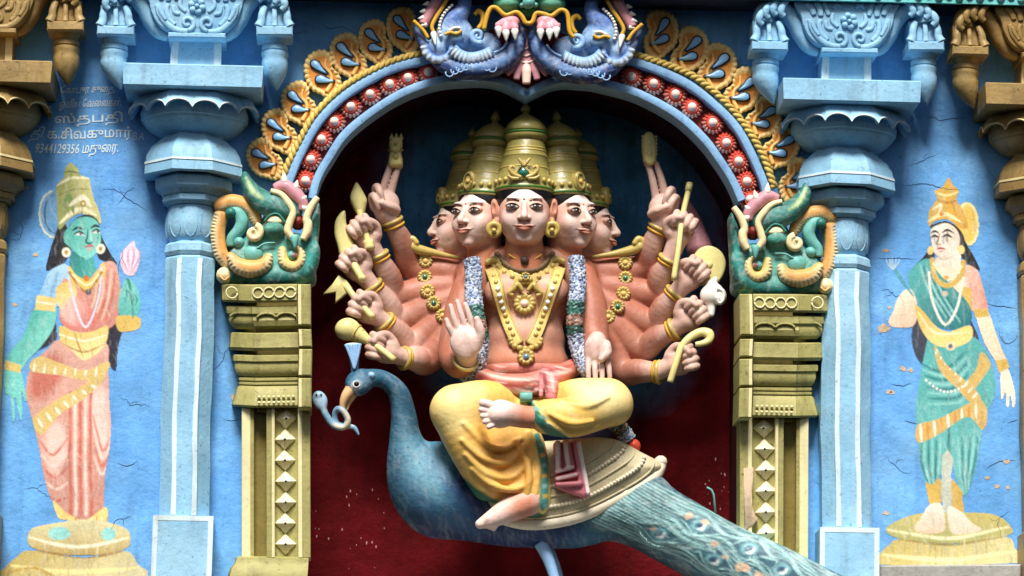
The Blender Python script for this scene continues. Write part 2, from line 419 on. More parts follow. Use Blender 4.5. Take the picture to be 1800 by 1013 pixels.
M_OLIVED = paint('deep_olive_paint', (128, 114, 54), rough=0.5, var=0.18, dirt=0.4, bump=0.35, dirtcol=(74, 62, 18))
M_CREAM = paint('cream_paint', (228, 220, 170), rough=0.5, var=0.10, dirt=0.28, bump=0.25, dirtcol=(150, 120, 40))
M_IVORY = paint('ivory_paint', (244, 238, 204), rough=0.5, var=0.14, dirt=0.4, bump=0.4, dirtcol=(190, 150, 50))
M_PLASTER = paint('bare_plaster', (202, 178, 150), rough=0.9, var=0.2, dirt=0.4, bump=0.8)
M_CONC = paint('grey_plaster', (164, 164, 158), rough=0.9, var=0.2, dirt=0.4, bump=0.7)
M_TEAL = paint('teal_paint', (104, 196, 196), rough=0.5, var=0.25, dirt=0.4, bump=0.6)
M_DARK = paint('dark_soffit_paint', (44, 56, 84), rough=0.8, var=0.25, dirt=0.4, bump=0.4)

def niche_material():
    m = paint('niche_paint', (98, 8, 16), rough=0.75, var=0.45, dirt=0.6, bump=1.0, dirtcol=(30, 6, 10), spec=0.15).copy(); m.name = 'niche_back_paint'
    nt = m.node_tree; N, L = nt.nodes, nt.links
    rgb = [n for n in N if n.type == 'RGB'][0]; tgt = [l.to_socket for l in L if l.from_node == rgb][0]
    g = [n for n in N if n.type == 'NEW_GEOMETRY'][0]
    mp = N.new('ShaderNodeVectorMath'); mp.operation = 'SUBTRACT'; c = W(955, 420, -205); mp.inputs[1].default_value = c; L.new(g.outputs['Position'], mp.inputs[0])
    sc = N.new('ShaderNodeVectorMath'); sc.operation = 'MULTIPLY'; sc.inputs[1].default_value = (1.0, 0.0, 0.82); L.new(mp.outputs[0], sc.inputs[0])
    ln = N.new('ShaderNodeVectorMath'); ln.operation = 'LENGTH'; L.new(sc.outputs[0], ln.inputs[0])
    nz = N.new('ShaderNodeTexNoise'); nz.inputs['Scale'].default_value = 3.0; nz.inputs['Detail'].default_value = 5; L.new(g.outputs['Position'], nz.inputs['Vector'])
    ad = N.new('ShaderNodeMath'); ad.operation = 'MULTIPLY_ADD'; L.new(nz.outputs['Fac'], ad.inputs[0]); ad.inputs[1].default_value = 0.35; L.new(ln.outputs['Value'], ad.inputs[2])
    mr = N.new('ShaderNodeMapRange'); mr.inputs[1].default_value = 0.80; mr.inputs[2].default_value = 1.02; L.new(ad.outputs[0], mr.inputs[0])
    mx = N.new('ShaderNodeMix'); mx.data_type = 'RGBA'; L.new(mr.outputs[0], mx.inputs[0])
    mx.inputs[6].default_value = (*lin((74, 140, 192)), 1); mx.inputs[7].default_value = (*lin((98, 6, 14)), 1); L.new(mx.outputs[2], tgt)
    return m
M_NICHE = niche_material()
M_SCUFF = paint('scuffed_plaster', (206, 150, 150), rough=0.9, var=0.2, dirt=0.3, bump=0.4)
M_MAROON = paint('maroon_paint', (64, 12, 20), rough=0.6, var=0.3, dirt=0.4, bump=0.5, dirtcol=(14, 8, 10))

# ================================================================== the wall with its arched niche
INNER = np.array([(555, 350), (562, 325), (572, 303), (584, 284), (610, 246), (657, 202), (704, 172), (767, 148), (815, 144), (875, 148), (926, 173),
                  (977, 149), (1027, 147), (1058, 152), (1121, 171), (1184, 205), (1232, 250), (1257, 284), (1279, 320), (1296, 356)], float)
LB, RB = cr(INNER[:11], 6), cr(INNER[10:], 6)
ARC = np.r_[LB[:-1], RB]
opening = np.r_[[(541, 1075)], [(546, 360)], ARC + [0, -3], [(1303, 368)], [(1303, 1075)]]
wall = thing('temple_wall', 'blue painted temple wall with a deep arched niche', 'wall', (900, 1070, 0))
def wall_mesh():
    o2 = np.array([(-700, -500), (2500, -500), (2500, 1075), (1304, 1075)])
    bm = bmesh.new()
    a = [bm.verts.new(v) for v in W(opening[:, 0], opening[:, 1], 0)]
    fr = rect(-700, -500, 2500, 1500); b = [bm.verts.new(v) for v in W(fr[:, 0], fr[:, 1], 0)]
    es = [bm.edges.new((a[i], a[(i + 1) % len(a)])) for i in range(len(a))] + [bm.edges.new((b[i], b[(i + 1) % 4])) for i in range(4)]
    bmesh.ops.triangle_fill(bm, edges=es, use_beauty=True)
    bm.verts.ensure_lookup_table(); bm.verts.index_update()
    V = [tuple(v.co) for v in bm.verts]; F = [[v.index for v in f.verts] for f in bm.faces]; bm.free(); return V, F
part('wall_face', wall_mesh(), M_WALL, wall, smooth=False)
op0 = W(opening[:, 0], opening[:, 1], 0); op1 = op0 + np.array([0, 205 * U, 0])
n_ = len(op0)
part('niche_lining', (np.r_[op0, op1], [(i, i + 1, n_ + i + 1, n_ + i) for i in range(n_ - 1)]), M_MAROON, wall, smooth=False)
part('niche_back', (op1 + np.array([0, -0.001, 0]), [tuple(range(n_))]), M_NICHE, wall, smooth=False)
part('niche_floor', pxbox(538, 1075, 1310, 1110, -205, 150, 3), M_CONC, wall, smooth=False)

for i in range(44):
    x, y = (rng.uniform(552, 680), rng.uniform(860, 1010)) if i % 2 else (rng.uniform(1215, 1290), rng.uniform(800, 960)); s_ = rng.uniform(.5, 1.9)
    q_ = WB(*(lambda z: (z[:, 0], z[:, 1]))(np.stack([x + np.cos(np.arange(7) / 7 * 6.283) * s_ * rng.uniform(.5, 1.2, 7), y + np.sin(np.arange(7) / 7 * 6.283) * s_ * 2.0 * rng.uniform(.5, 1.2, 7)], 1)), 0, -204); q_[:, 1] = 204.0 * U
    part('paint_scuff', (q_, [tuple(range(7))]), M_SCUFF, wall, smooth=False)
# cornice beam above
zb = W(1800, 9, 107)[2]
def wbox(x0, x1, y0, y1, z0, z1):
    V = np.array([(x, y, z) for x in (x0, x1) for y in (y0, y1) for z in (z0, z1)]); return V, [(0, 1, 3, 2), (4, 6, 7, 5), (0, 4, 5, 1), (2, 3, 7, 6), (0, 2, 6, 4), (1, 5, 7, 3)]
beam = thing('cornice_beam', 'dark overhanging cornice beam with a teal carved lower edge along the top', 'beam', (900, -10, 60))
part('soffit', wbox(-4, 4.2, -99 * U, -0.002, zb + 0.012, zb + 0.5), M_DARK, beam, smooth=False)
part('edge_strip', wbox(-4.01, 4.21, -107 * U, -99.5 * U, zb, zb + 0.09), M_TEAL, beam, smooth=False)
part('upper_face', wbox(-4.02, 4.22, -112 * U, -95 * U, zb + 0.094, zb + 0.6), M_WALL, beam, smooth=False)
lv, lf = ball((0, 0, 0), 8, 8, 4, 0.5)
for i in range(46):
    x = 1040 + i * 18; p = W(x, 0, 108); p[2] = zb + 0.03 + 0.012 * (i % 2)
    a = np.arange(7) / 7 * 2 * math.pi; t = i * 0.9
    R = [np.stack([p[0] + np.cos(a) * r * 0.02, np.full(7, p[1] + dy), p[2] + np.sin(a) * r * 0.024], 1) for r, dy in ((1, 0.004), (0.9, -0.008), (0.45, -0.014))]
    part('carved_boss', rings(R), M_PALE if i % 3 else M_TEAL, beam)

# ledge seen below the right-hand painting
led = part('plaster_ledge', pxbox(1546, 993, 1795, 1090, 1, 40, 3), M_CONC, None, smooth=False, base=(1670, 1090, 20))
tag(led, 'grey bare plaster ledge under the right painted figure', 'ledge')

# chips and cracks in the wall paint
def blob(cx, cy, rx, ry, n=11, seed=0):
    r = np.random.default_rng(seed); a = np.arange(n) / n * 2 * math.pi; k = 0.6 + 0.6 * r.random(n)
    return np.stack([cx + np.cos(a) * rx * k, cy + np.sin(a) * ry * k], 1)
for i, (x, y, rx, ry) in enumerate([(64, 448, 5, 4), (25, 535, 5, 4), (49, 330, 4, 3), (410, 700, 5, 8), (1556, 441, 7, 3), (1563, 541, 4, 3), (1556, 577, 12, 9), (1585, 648, 6, 5), (1562, 688, 6, 4),
                                      (1770, 812, 6, 4), (1754, 857, 5, 4), (1556, 901, 7, 4), (1773, 858, 4, 4), (1598, 651, 5, 4), (1737, 842, 5, 3), (1567, 690, 5, 4)]):
    b = blob(x, y, rx, ry, seed=i); part('paint_chip', (W(b[:, 0], b[:, 1], 0.6), [tuple(range(len(b)))]), M_PLASTER, wall, smooth=False)
M_CRACK = paint('crack_dark_line', (38, 52, 84), rough=0.9, var=0.1, dirt=0.1, bump=0.1)  # plain dark colour for the cracks and nail holes
cracks = [[(180, 333), (205, 336), (222, 350), (245, 362), (262, 374)], [(205, 812), (226, 818), (242, 810)], [(1625, 209), (1640, 208), (1653, 213), (1665, 209), (1700, 207)], [(1585, 327), (1625, 325), (1660, 333), (1690, 333)],
          [(1540, 455), (1575, 454), (1610, 456)], [(1735, 533), (1760, 538), (1790, 542)], [(1565, 675), (1585, 678), (1600, 674)], [(395, 738), (410, 741), (424, 737)], [(1735, 826), (1755, 812), (1785, 809)],
          [(1770, 745), (1788, 738)], [(1590, 740), (1615, 745)], [(560, 40), (580, 52), (600, 47), (625, 58)], [(395, 520), (405, 545), (412, 570)]]
for c in cracks:
    p = resample(cr(c, 5), step=5); p = p + rng.normal(0, 0.7, p.shape); nn = normals2(p); w = 0.55 * np.sin(np.linspace(0.15, math.pi - 0.15, len(p)))[:, None]
    q = np.r_[p + nn * w, (p - nn * w)]; n = len(p)
    part('crack', (W(q[:, 0], q[:, 1], 0.5), [(i, i + 1, n + i + 1, n + i) for i in range(n - 1)]), M_CRACK, wall, smooth=False)

def crack_line(p, wd):
    p = resample(cr(p, 4), step=4); p = p + rng.normal(0, .8, p.shape); nn = normals2(p); w = wd * np.sin(np.linspace(.3, math.pi - .1, len(p)))[:, None]; q = np.r_[p + nn * w, p - nn * w]; n = len(p)
    part('crack', (W(q[:, 0], q[:, 1], 0.5), [(i, i + 1, n + i + 1, n + i) for i in range(n - 1)]), M_CRACK, wall, smooth=False)
for x, y, a, L in ((212, 700, .2, 60), (236, 330, 2.6, 50), (20, 420, .4, 60), (232, 905, 2.9, 50), (40, 860, .5, 60), (405, 600, 1.4, 70), (1790, 590, 3.0, 60), (1550, 510, .1, 50), (1560, 800, .3, 60), (1775, 900, 2.8, 60), (1600, 290, .2, 60), (1740, 300, .9, 70), (480, 60, .3, 70), (1300, 70, .3, 60), (1425, 620, 1.5, 90), (1430, 850, 1.3, 60), (215, 440, .9, 50)):
    P_ = [(x, y)]
    for k in range(5): a += rng.normal(0, .45); P_.append((P_[-1][0] + math.cos(a) * L / 5, P_[-1][1] + math.sin(a) * L / 5))
    crack_line(P_, .42); m_ = P_[2]; a2 = a + rng.choice([-1, 1]) * 1.0; crack_line([m_, (m_[0] + math.cos(a2) * L * .15, m_[1] + math.sin(a2) * L * .15), (m_[0] + math.cos(a2 + .4) * L * .32, m_[1] + math.sin(a2 + .4) * L * .32)], .32)
# ================================================================== pillars
D_AX = 20.0
def spiral(cx, cy, r0, r1, a0, turns, d, n=26):
    t = np.linspace(0, 1, n); a = math.radians(a0) + t * turns * 2 * math.pi; r = r0 + (r1 - r0) * t
    return np.stack([cx + np.cos(a) * r, cy + np.sin(a) * r, np.full(n, float(d))], 1)
def pillar(label, mat, mline, group):
    """built at the left blue pillar's place; positions are read off the photograph there"""
    cx = 331.0; root = thing('pillar', label, 'pillar', (320, 1075, D_AX), group); ax = W(320, 960, 60)[0]; ay = -D_AX * U
    Z = lambda y, r: W(335, y, D_AX + r)[2]
    P = lambda L: [(r * U, Z(y, r)) for r, y in L]
    e = 25
    part('base', join(lathe(ax, ay, P([(49, 908), (51, 910), (51, 1075)]), 4)), mat, root, edge=e)
    zt, z2 = Z(908, 51), Z(1075, 51); xl, xr, yf = ax - 51 * U, ax + 51 * U, ay - 51 * U
    part('painted_border', join(*[wbox(a, b, yf - 0.0015, yf + 0.004, c, d) for a, b, c, d in ((xl - .0015, xl + .02, z2, zt + .0015), (xr - .02, xr + .0015, z2, zt + .0015), (xl + .0202, xr - .0202, zt - .02, zt + .0015))]), mline, root, smooth=False)
    rows = [452 + k * 46 for k in range(11)]
    part('shaft', lathe(ax, ay, P([(38, 446)] + [(43, y) for y in rows])), mat, root, edge=e)
    za, zc = Z(455, 43), Z(906, 43); hw = 43 * U * math.tan(math.pi / 8); yf = ay - 43 * U
    for s in (-1, 1): part('painted_stripe', rings([np.array([(ax + s * hw + i * (4 + .7 * math.sin(q * 2.1 + i)) * U, yf + j, Z(min(y + 2, 906), 43)) for i, j in ((-1, .004), (-1, -.0016), (1, -.0016), (1, .004))]) for q, y in enumerate(rows)]), mline, root, smooth=False)
    part('shaft_ring', lathe(ax, ay, P([(38, 424), (44, 428), (45, 440), (42, 447)])), mat, root, edge=e)
    part('bulb', lathe(ax, ay, P([(38, 354), (42, 362), (45, 380), (46, 394), (43, 410), (37, 424)]), 16), mat, root)
    for a in (-75, -38, 0, 38, 75):
        t = math.radians(a); pts = []
        for k in range(15):
            q = k / 14 * 2 * math.pi; yy = 390 + 26 * math.cos(q); aa = t + 0.27 * math.sin(q); r = 45.5 - 0.0065 * (yy - 390) ** 2
            pts.append((ax + math.sin(aa) * r * U, ay - math.cos(aa) * r * U, Z(yy, r)))
        pts = np.array(pts); out = pts - np.array([ax, ay, 0]); out[:, 2] = 0; out /= np.linalg.norm(out, axis=1, keepdims=True)
        up = np.array([0, 0, 1.0]); R = []
        for k in range(len(pts)):
            sd = pts[(k + 1) % 14] - pts[k - 1 if k else 13]; sd = np.cross(sd, out[k]); sd /= np.linalg.norm(sd) + 1e-9
            R.append(np.array([pts[k] + sd * .0035 - out[k] * .003, pts[k] + out[k] * .0035, pts[k] - sd * .0035 - out[k] * .003]))
        part('petal_outline', rings(R, False), mat, root)
    part('bead_band', lathe(ax, ay, P([(44, 338), (52, 341), (52, 350), (46, 353), (44, 357)])), mat, root, edge=e)
    part('lower_moulding', lathe(ax, ay, P([(55, 303), (65, 307), (67, 312), (66, 324), (58, 330), (52, 339)])), mat, root, edge=e)
    cu = part('cushion', lathe(ax, ay, P([(56, 238), (62, 243), (74, 251), (82, 264), (85, 278), (86, 297), (82, 300), (58, 303)])), mat, root, edge=e)
    za, zc = Z(276, 85.6), Z(280, 85.8)
    part('painted_line', lathe(ax, ay, [(85.9 * U, za), (86.4 * U, zc)]), mline, cu, smooth=False)
    part('neck', lathe(ax, ay, P([(50, 225), (52, 240)])), mat, root, edge=e)
    part('bowl', lathe(ax, ay, P([(92, 168), (96, 184), (94, 196), (90, 199), (89, 203), (80, 214), (66, 226), (52, 234)]), 24), mat, root, edge=e)
    # scalloped petal plate
    oc = [(-1, -0.414), (-0.414, -1), (0.414, -1), (1, -0.414), (1, 0.3)]; oc = [(-1, 0.3)] + oc
    prm = []
    for i in range(5):
        nsc = 2 if i in (1, 2, 3) else 2
        for k in range(20):
            t = k / 20; prm.append((oc[i][0] * (1 - t) + oc[i + 1][0] * t, oc[i][1] * (1 - t) + oc[i + 1][1] * t, abs(math.sin(math.pi * t * nsc))))
    prm.append((1, 0.3, 0)); prm = np.array(prm)
    zl, zs, zt = Z(190, 113), Z(176, 113), Z(161, 86)
    low = np.stack([ax + prm[:, 0] * 114 * U, ay + prm[:, 1] * 114 * U, zl + (zs - zl) * np.sqrt(np.clip(prm[:, 2], 0, 1))], 1)
    mid = np.stack([ax + prm[:, 0] * 104 * U, ay + prm[:, 1] * 104 * U, np.full(len(prm), (zt + zs) / 2 + 0.006)], 1)
    top = np.stack([ax + prm[:, 0] * 84 * U, ay + prm[:, 1] * 84 * U, np.full(len(prm), zt + 0.03)], 1)
    inn = low.copy(); inn[:, 0] = ax + prm[:, 0] * 108 * U; inn[:, 1] = ay + prm[:, 1] * 108 * U; inn[:, 2] += .002
    in2 = top.copy(); in2[:, 0] = ax + prm[:, 0] * 80 * U; in2[:, 1] = ay + prm[:, 1] * 80 * U
    n = len(prm); G = [top, mid, low, inn, in2]; F = [(k * n + i, k * n + i + 1, (k + 1) * n + i + 1, (k + 1) * n + i) for k in range(4) for i in range(n - 1)]
    pl = part('petal_plate', (np.concatenate(G), F), mat, root, edge=40)
    part('petal_rim', rings([np.array([low[i] + o for o in ((0, -.004, -.001), (0, -.004, .008), (0, .006, .004))]) for i in range(n)], True), mline, pl)
    part('abacus', lathe(ax, ay, [(118 * U, Z(113, 120)), (120 * U, Z(115, 120)), (120 * U, Z(151, 120)), (118 * U, Z(152.5, 120))], 4), mat, root, edge=e)
    part('neck_block', lathe(ax, ay, P([(44, 56), (44, 120)]), 4), mat, root, edge=e)
    za, zc = Z(58, 44), Z(114, 44); yf = ay - 44 * U
    for s in (-1, 1): part('painted_stripe', wbox(ax + s * 37 * U - 6 * U, ax + s * 37 * U + 6 * U, yf - 0.0014, yf + 0.004, zc, za), mline, root, smooth=False)
    # carved bracket (read at the photograph's left blue pillar)
    part('bracket_plate', pxbox(294, 57, 395, 66, 0, 96, 2), mat, root, smooth=False)
    blk = [(262, -34), (262, 5), (266, 24), (276, 42), (292, 53), (312, 58), (376, 58), (398, 52), (414, 38), (423, 20), (427, 3), (427, -34)]
    br = part('bracket', slab(cr(blk, 4, True), 0, 92, 4), mat, root, edge=40)
    def lobe(pts, r, d=93, flat=0.55): part('carved_leaf', tube(np.c_[cr(pts, 6), np.full(len(cr(pts, 6)), float(d))], r * (0.55 + 0.45 * np.sin(np.linspace(0.5, 2.7, len(cr(pts, 6))))), 8, flat), mat, br)
    cxx = 346
    for s in (-1, 1):
        m = lambda L: [(cxx + s * a, b) for a, b in L]
        sp = spiral(0, 0, 15, 3, 90, 1.15, 94); sp = np.c_[cxx + s * (18 + sp[:, 0] * 0.9), 40 - sp[:, 1] * -0.9 + 0, sp[:, 2]]
        part('carved_scroll', tube(sp, np.linspace(4.5, 2.5, len(sp)), 8, 0.8), mat, br)
        lobe(m([(14, 54), (34, 54), (52, 44), (66, 26), (70, 8)]), 6); lobe(m([(40, 44), (50, 34), (54, 18), (50, 8)]), 5)
        lobe(m([(56, 36), (64, 22), (66, 12)]), 4, 96); lobe(m([(30, 24), (40, 22), (42, 10)]), 4); lobe(m([(62, 0), (66, -12), (76, -20)]), 6); lobe(m([(50, 2), (52, -12), (60, -22)]), 6); lobe(m([(36, 0), (40, -14), (44, -24)]), 5)
        lobe(m([(20, 20), (30, 10), (28, -4)]), 4); lobe(m([(12, -14), (22, -20), (28, -12)]), 4)
    for k in range(6):
        a = k / 6 * 2 * math.pi + 0.3; part('flower_petal', ball((cxx + 10 * math.cos(a), 9 + 10 * math.sin(a), 95), 6.5, 8, 5, 0.7), mat, br)
    part('flower_centre', ball((cxx, 9, 99), 4.5, 8, 5), mat, br)
    for s, px0 in ((-1, 0), (1, 0)):
        xx = lambda a: 340 + s * a + (4 if s > 0 else 0)
        arm = [(xx(46), 66, 60), (xx(64), 58, 62), (xx(78), 38, 64), (xx(88), 14, 66), (xx(104), -6, 68), (xx(124), -12, 70), (xx(140), -2, 72), (xx(144), 16, 72)]
        A = cr(arm, 6); am = part('bracket_arm', tube(A, np.interp(np.arange(len(A)), [0, 12, 30, len(A) - 1], [8, 13, 18, 20]), 10, 1.3), mat, root)
        for k, (a0, y0) in enumerate([(112, -20), (126, -22), (140, -16), (152, -4)]):
            L = cr([(xx(a0 - 10), y0 - 6, 92), (xx(a0), y0 + 2, 98), (xx(a0 + 4), y0 + 14, 98), (xx(a0 - 2), y0 + 22, 96)], 5); part('carved_leaf', tube(L, np.interp(np.arange(len(L)), [0, 8, len(L) - 1], [4, 7, 5]), 8, 0.7), mat, am)
        c = xx(138); pd = part('pendant', join(pxbox(c - 27, 10, c + 27, 50, 28, 84, 5), pxbox(c - 32, 46, c + 32, 62, 24, 98, 2)), mat, root, edge=30)
        for o in (-22, 0, 22):
            L = cr([(c + o * .8, 12, 88), (c + o, 26, 92), (c + o * 1.05, 38, 92), (c + o * 1.25, 47, 94)], 5); part('carved_leaf', tube(L, np.interp(np.arange(len(L)), [0, 8, len(L) - 1], [6, 7, 9]) * (0.7 if o == 0 else 1), 8, 0.7), mat, pd)
        bx, by, _z = W(c, 80, 60); zq = lambda y: W(c, y, 82)[2]
        prof = [(26, 62), (20, 74), (19, 76), (23, 78), (23, 84), (20, 86), (24, 88), (24, 94), (22, 97), (23.5, 106), (22, 118), (17, 130), (10, 142), (4, 150), (0.6, 154)]
        rr = []
        for r, y in prof:
            a = np.arange(16) / 16 * 2 * math.pi; bend = -s * 14 * max(0, (y - 100) / 54) ** 2 * (1 if s < 0 else -0.5)
            rr.append(np.stack([bx + (np.cos(a) * r + bend) * U, by + np.sin(a) * r * U, np.full(16, zq(y))], 1))
        part('bud', rings(rr), mat, pd, edge=50)
    return root
M_PALEDIM = M_PALE
blue = pillar('pale blue pillar left of the arch beside the painted lettering', M_PALE, M_LINE, 'pale blue octagonal pillars')
dx = W(1491, 970, 60)[0] - W(320, 960, 60)[0]
b2 = copy_tree(blue, None, (dx, 0, 0.0)); b2['label'] = 'pale blue pillar right of the arch beside the teal robed painted figure'
g1 = pillar('gold painted pillar cut off by the left edge', M_GOLD, M_GOLDL, 'gold painted outer pillars')
g2 = copy_tree(g1, None, (W(1850, 980, 60)[0] - W(320, 960, 60)[0], 0, 0)); g2['label'] = 'gold painted pillar cut off by the right edge'
def shift(o, v): o.location = Vector(o.location) + Vector(v)
shift(g1, (W(-56, 955, 60)[0] - W(320, 960, 60)[0], 0, 0))

# ================================================================== olive pilasters either side of the niche
def sweep(prof, plan):
    """prof: (out, y) rows; plan: (x, d) path at out = 0 with the outward direction of each corner"""
    R = []
    for o, y in prof: R.append([W(x + ox * o, y, d + od * o) for x, d, ox, od in plan])
    R = np.array(R); m, n = R.shape[:2]; V = R.reshape(-1, 3); F = [(k * n + i, k * n + i + 1, (k + 1) * n + i + 1, (k + 1) * n + i) for k in range(m - 1) for i in range(n - 1)]
    F += [tuple(range(n))[::-1], tuple(range((m - 1) * n, m * n))]
    return V, F
def pilaster(label):
    root = thing('niche_pilaster', label, 'pilaster', (485, 1075, 30), 'olive gold niche pilasters')
    fr = [(523, 55, 0, 1), (449, 55, -0.2, 1)]; sd = [(453, 50, -0.3, 0.90), (424, 34, -1, 0.6), (421, 0, -1, 0)]
    PROF = {'cap': [(30, 499), (32, 501), (32, 527), (29, 531)],
            'scalloped_moulding': [(20, 537), (25, 539), (25, 550), (20, 554), (22, 562), (18, 572), (10, 578)],
            'flat_moulding': [(16, 584), (19, 586), (20, 604), (21, 610), (17, 616)],
            'roll_moulding': [(12, 623), (14, 625), (14, 634), (10, 636), (11, 646), (8, 655), (3, 661)],
            'fillet': [(2, 663), (4, 664), (4, 668), (1, 669), (1, 671), (4, 672), (4, 675), (2, 677)],
            'bell_moulding': [(3, 678), (6, 681), (9, 692), (13, 706), (14, 712), (9, 716)]}
    part('core', pxbox(452, 502, 540, 722, 0, 46, 1), M_OLIVED, root, smooth=False); part('core', pxbox(429, 504, 451.5, 716, 0, 28, 1), M_OLIVED, root, smooth=False)
    for nm, pf in PROF.items():
        part(nm, sweep(pf, fr), M_OLIVE, root, edge=35); part(nm, sweep(pf, sd), M_OLIVE, root, edge=35)
    for x0, x1, y in ((452, 485, 552), (487, 521, 552), (404, 440, 551)):
        a = np.linspace(math.pi, 0, 10); L = np.stack([(x0 + x1) / 2 + np.cos(a) * (x1 - x0) / 2, y - np.sin(a) * 8 + 6, np.full(10, 79.0 if x0 > 445 else 56.0)], 1)
        part('scallop', tube(L, 2.2, 6), M_OLIVE, root)
    for i in range(4):
        q = spiral(455 + i * 19, 514, 9, 9, 0, 1.0, 88.5, 16); part('carved_disc', tube(q, 1.6, 6), M_CREAM, root)
    q = spiral(409, 514, 10, 10, 0, 1.0, 72, 16); part('carved_disc', tube(q, 1.6, 6), M_CREAM, root)
    for i in range(8):
        for r_, yy in ((0, 697), (1, 707)): part('carved_bead', ball((455 + i * 8.6, yy, 70 + 4 * r_), 3.2, 6, 4), M_CREAM, root)
    for a, b in ((499, 571), (578, 609), (613, 660), (664, 716)): part('edge_block', pxbox(524, a, 547, b, 0, 98, 2), M_OLIVE, root, smooth=False); part('painted_edge', pxbox(524.5, a + 1, 530, b - 1, 90, 98.6, .4), M_CREAM, root, smooth=False)
    for nm, x0, x1, d, m in (('strip', 425, 440, 42, M_CREAM), ('strip', 440, 446, 40, M_OLIVE), ('groove', 446, 468, 24, M_OLIVED), ('strip', 468, 477, 55, M_OLIVE), ('strip', 477, 482, 58, M_CREAM), ('panel', 482, 523, 40, M_OLIVE), ('strip', 523, 530, 58, M_CREAM), ('strip', 530, 544, 56, M_OLIVE)):
        part(nm, pxbox(x0, 717, x1 + .5, 980, 0, d, 1), m, root, smooth=False)
    for i in range(7):
        cy = 735 + i * 36.8; cx = 503 - i * 0.4
        a = np.arange(16) / 16 * 2 * math.pi; rr = np.array([19, 14.5, 12.5, 14.5] * 4)
        rr[::4] = 19
        V = W(np.r_[cx + np.cos(a) * rr, cx + np.cos(a) * rr * .9, [cx]], np.r_[cy + np.sin(a) * rr, cy + np.sin(a) * rr * .9, [cy]], np.r_[np.full(16, 40.0), np.full(16, 44.0), [58.0]])
        F = [(k, (k + 1) % 16, 16 + (k + 1) % 16, 16 + k) for k in range(16)] + [(16 + k, 16 + (k + 1) % 16, 32) for k in range(16)]
        dm = part('diamond', (V, F), M_IVORY, root, smooth=False); part('nail_hole', ball((cx, cy, 56), 2.4, 6, 4), M_CRACK, dm)
    pf = [(1, 979), (10, 982), (11, 990), (13, 994), (18, 1000), (22, 1012), (22, 1075)]
    part('base', sweep(pf, [(541, 50, 0, 1), (426, 44, -0.9, 1), (424, 0, -1, 0)]), M_OLIVE, root, edge=35)
    return root
pilaster('olive gold pilaster with raised diamonds beside the peacock head')
set_mirror(1847.0, 19.0)
pr = pilaster('olive gold pilaster with raised diamonds crossed by the peacock tail')
set_mirror()
b = np.array([(1306, 822), (1323, 822), (1323, 850), (1320, 880), (1326, 905), (1332, 912), (1322, 925), (1308, 930)], float)
part('broken_plaster', slab(b, 30, 60, 2), M_PLASTER, pr, label='bare plaster where the edge strip has broken away')
# ================================================================== the arch over the niche
M_VC = paint('painted_plaster', None, rough=0.5, var=0.18, dirt=0.42, bump=0.45, dirtcol=(60, 40, 26), spec=0.4)
M_VCW = paint('painted_plaster_worn', None, rough=0.55, var=0.26, dirt=0.5, bump=0.7, chip=0.03, dirtcol=(24, 34, 44))
M_BAND = paint('arch_blue_paint', (134, 180, 222), rough=0.5, var=0.18, dirt=0.55, bump=0.45, chip=0.03, dirtcol=(50, 84, 150))
M_RED = paint('brick_red_paint', (120, 28, 20), rough=0.5, var=0.25, dirt=0.4, bump=0.3, dirtcol=(40, 10, 8))
M_PINKW = paint('pale_pink_paint', (250, 222, 208), rough=0.35, var=0.06, dirt=0.1, bump=0.15)
M_ROPE = paint('rope_gold_paint', (214, 184, 96), rough=0.5, var=0.2, dirt=0.4, bump=0.4, dirtcol=(84, 60, 20))
M_DROP = paint('drop_blue_paint', (136, 190, 236), rough=0.3, var=0.12, dirt=0.15, bump=0.15)
M_INK = paint('dark_outline_paint', (36, 44, 62), rough=0.5, var=0.1, dirt=0.1, bump=0.1)
M_PINK = paint('gum_pink_paint', (214, 152, 164), rough=0.4, var=0.16, dirt=0.3, bump=0.35, dirtcol=(120, 40, 50))
M_WHITE = paint('tooth_white_paint', (240, 240, 232), rough=0.35, var=0.06, dirt=0.15, bump=0.15)
M_YEL = paint('lip_gold_paint', (212, 164, 52), rough=0.4, var=0.18, dirt=0.3, bump=0.2, dirtcol=(90, 60, 12))
M_GREEN = paint('makara_green_paint', (52, 130, 120), rough=0.38, var=0.3, dirt=0.35, bump=0.35, dirtcol=(12, 60, 58))
M_MINT = paint('mint_paint', (112, 184, 176), rough=0.45, var=0.2, dirt=0.4, bump=0.25)
M_BLUE = paint('makara_blue_paint', (70, 112, 182), rough=0.35, var=0.3, dirt=0.35, bump=0.35, dirtcol=(24, 36, 84))
M_BLUEL = paint('makara_pale_blue_paint', (146, 186, 228), rough=0.4, var=0.14, dirt=0.3, bump=0.3, dirtcol=(60, 84, 130))
M_ORANGE = paint('fringe_orange_paint', (240, 196, 118), rough=0.42, var=0.14, dirt=0.28, bump=0.3, dirtcol=(150, 84, 30))
M_CREAMP = paint('fringe_cream_paint', (244, 226, 176), rough=0.42, var=0.1, dirt=0.25, bump=0.3, dirtcol=(150, 110, 50))

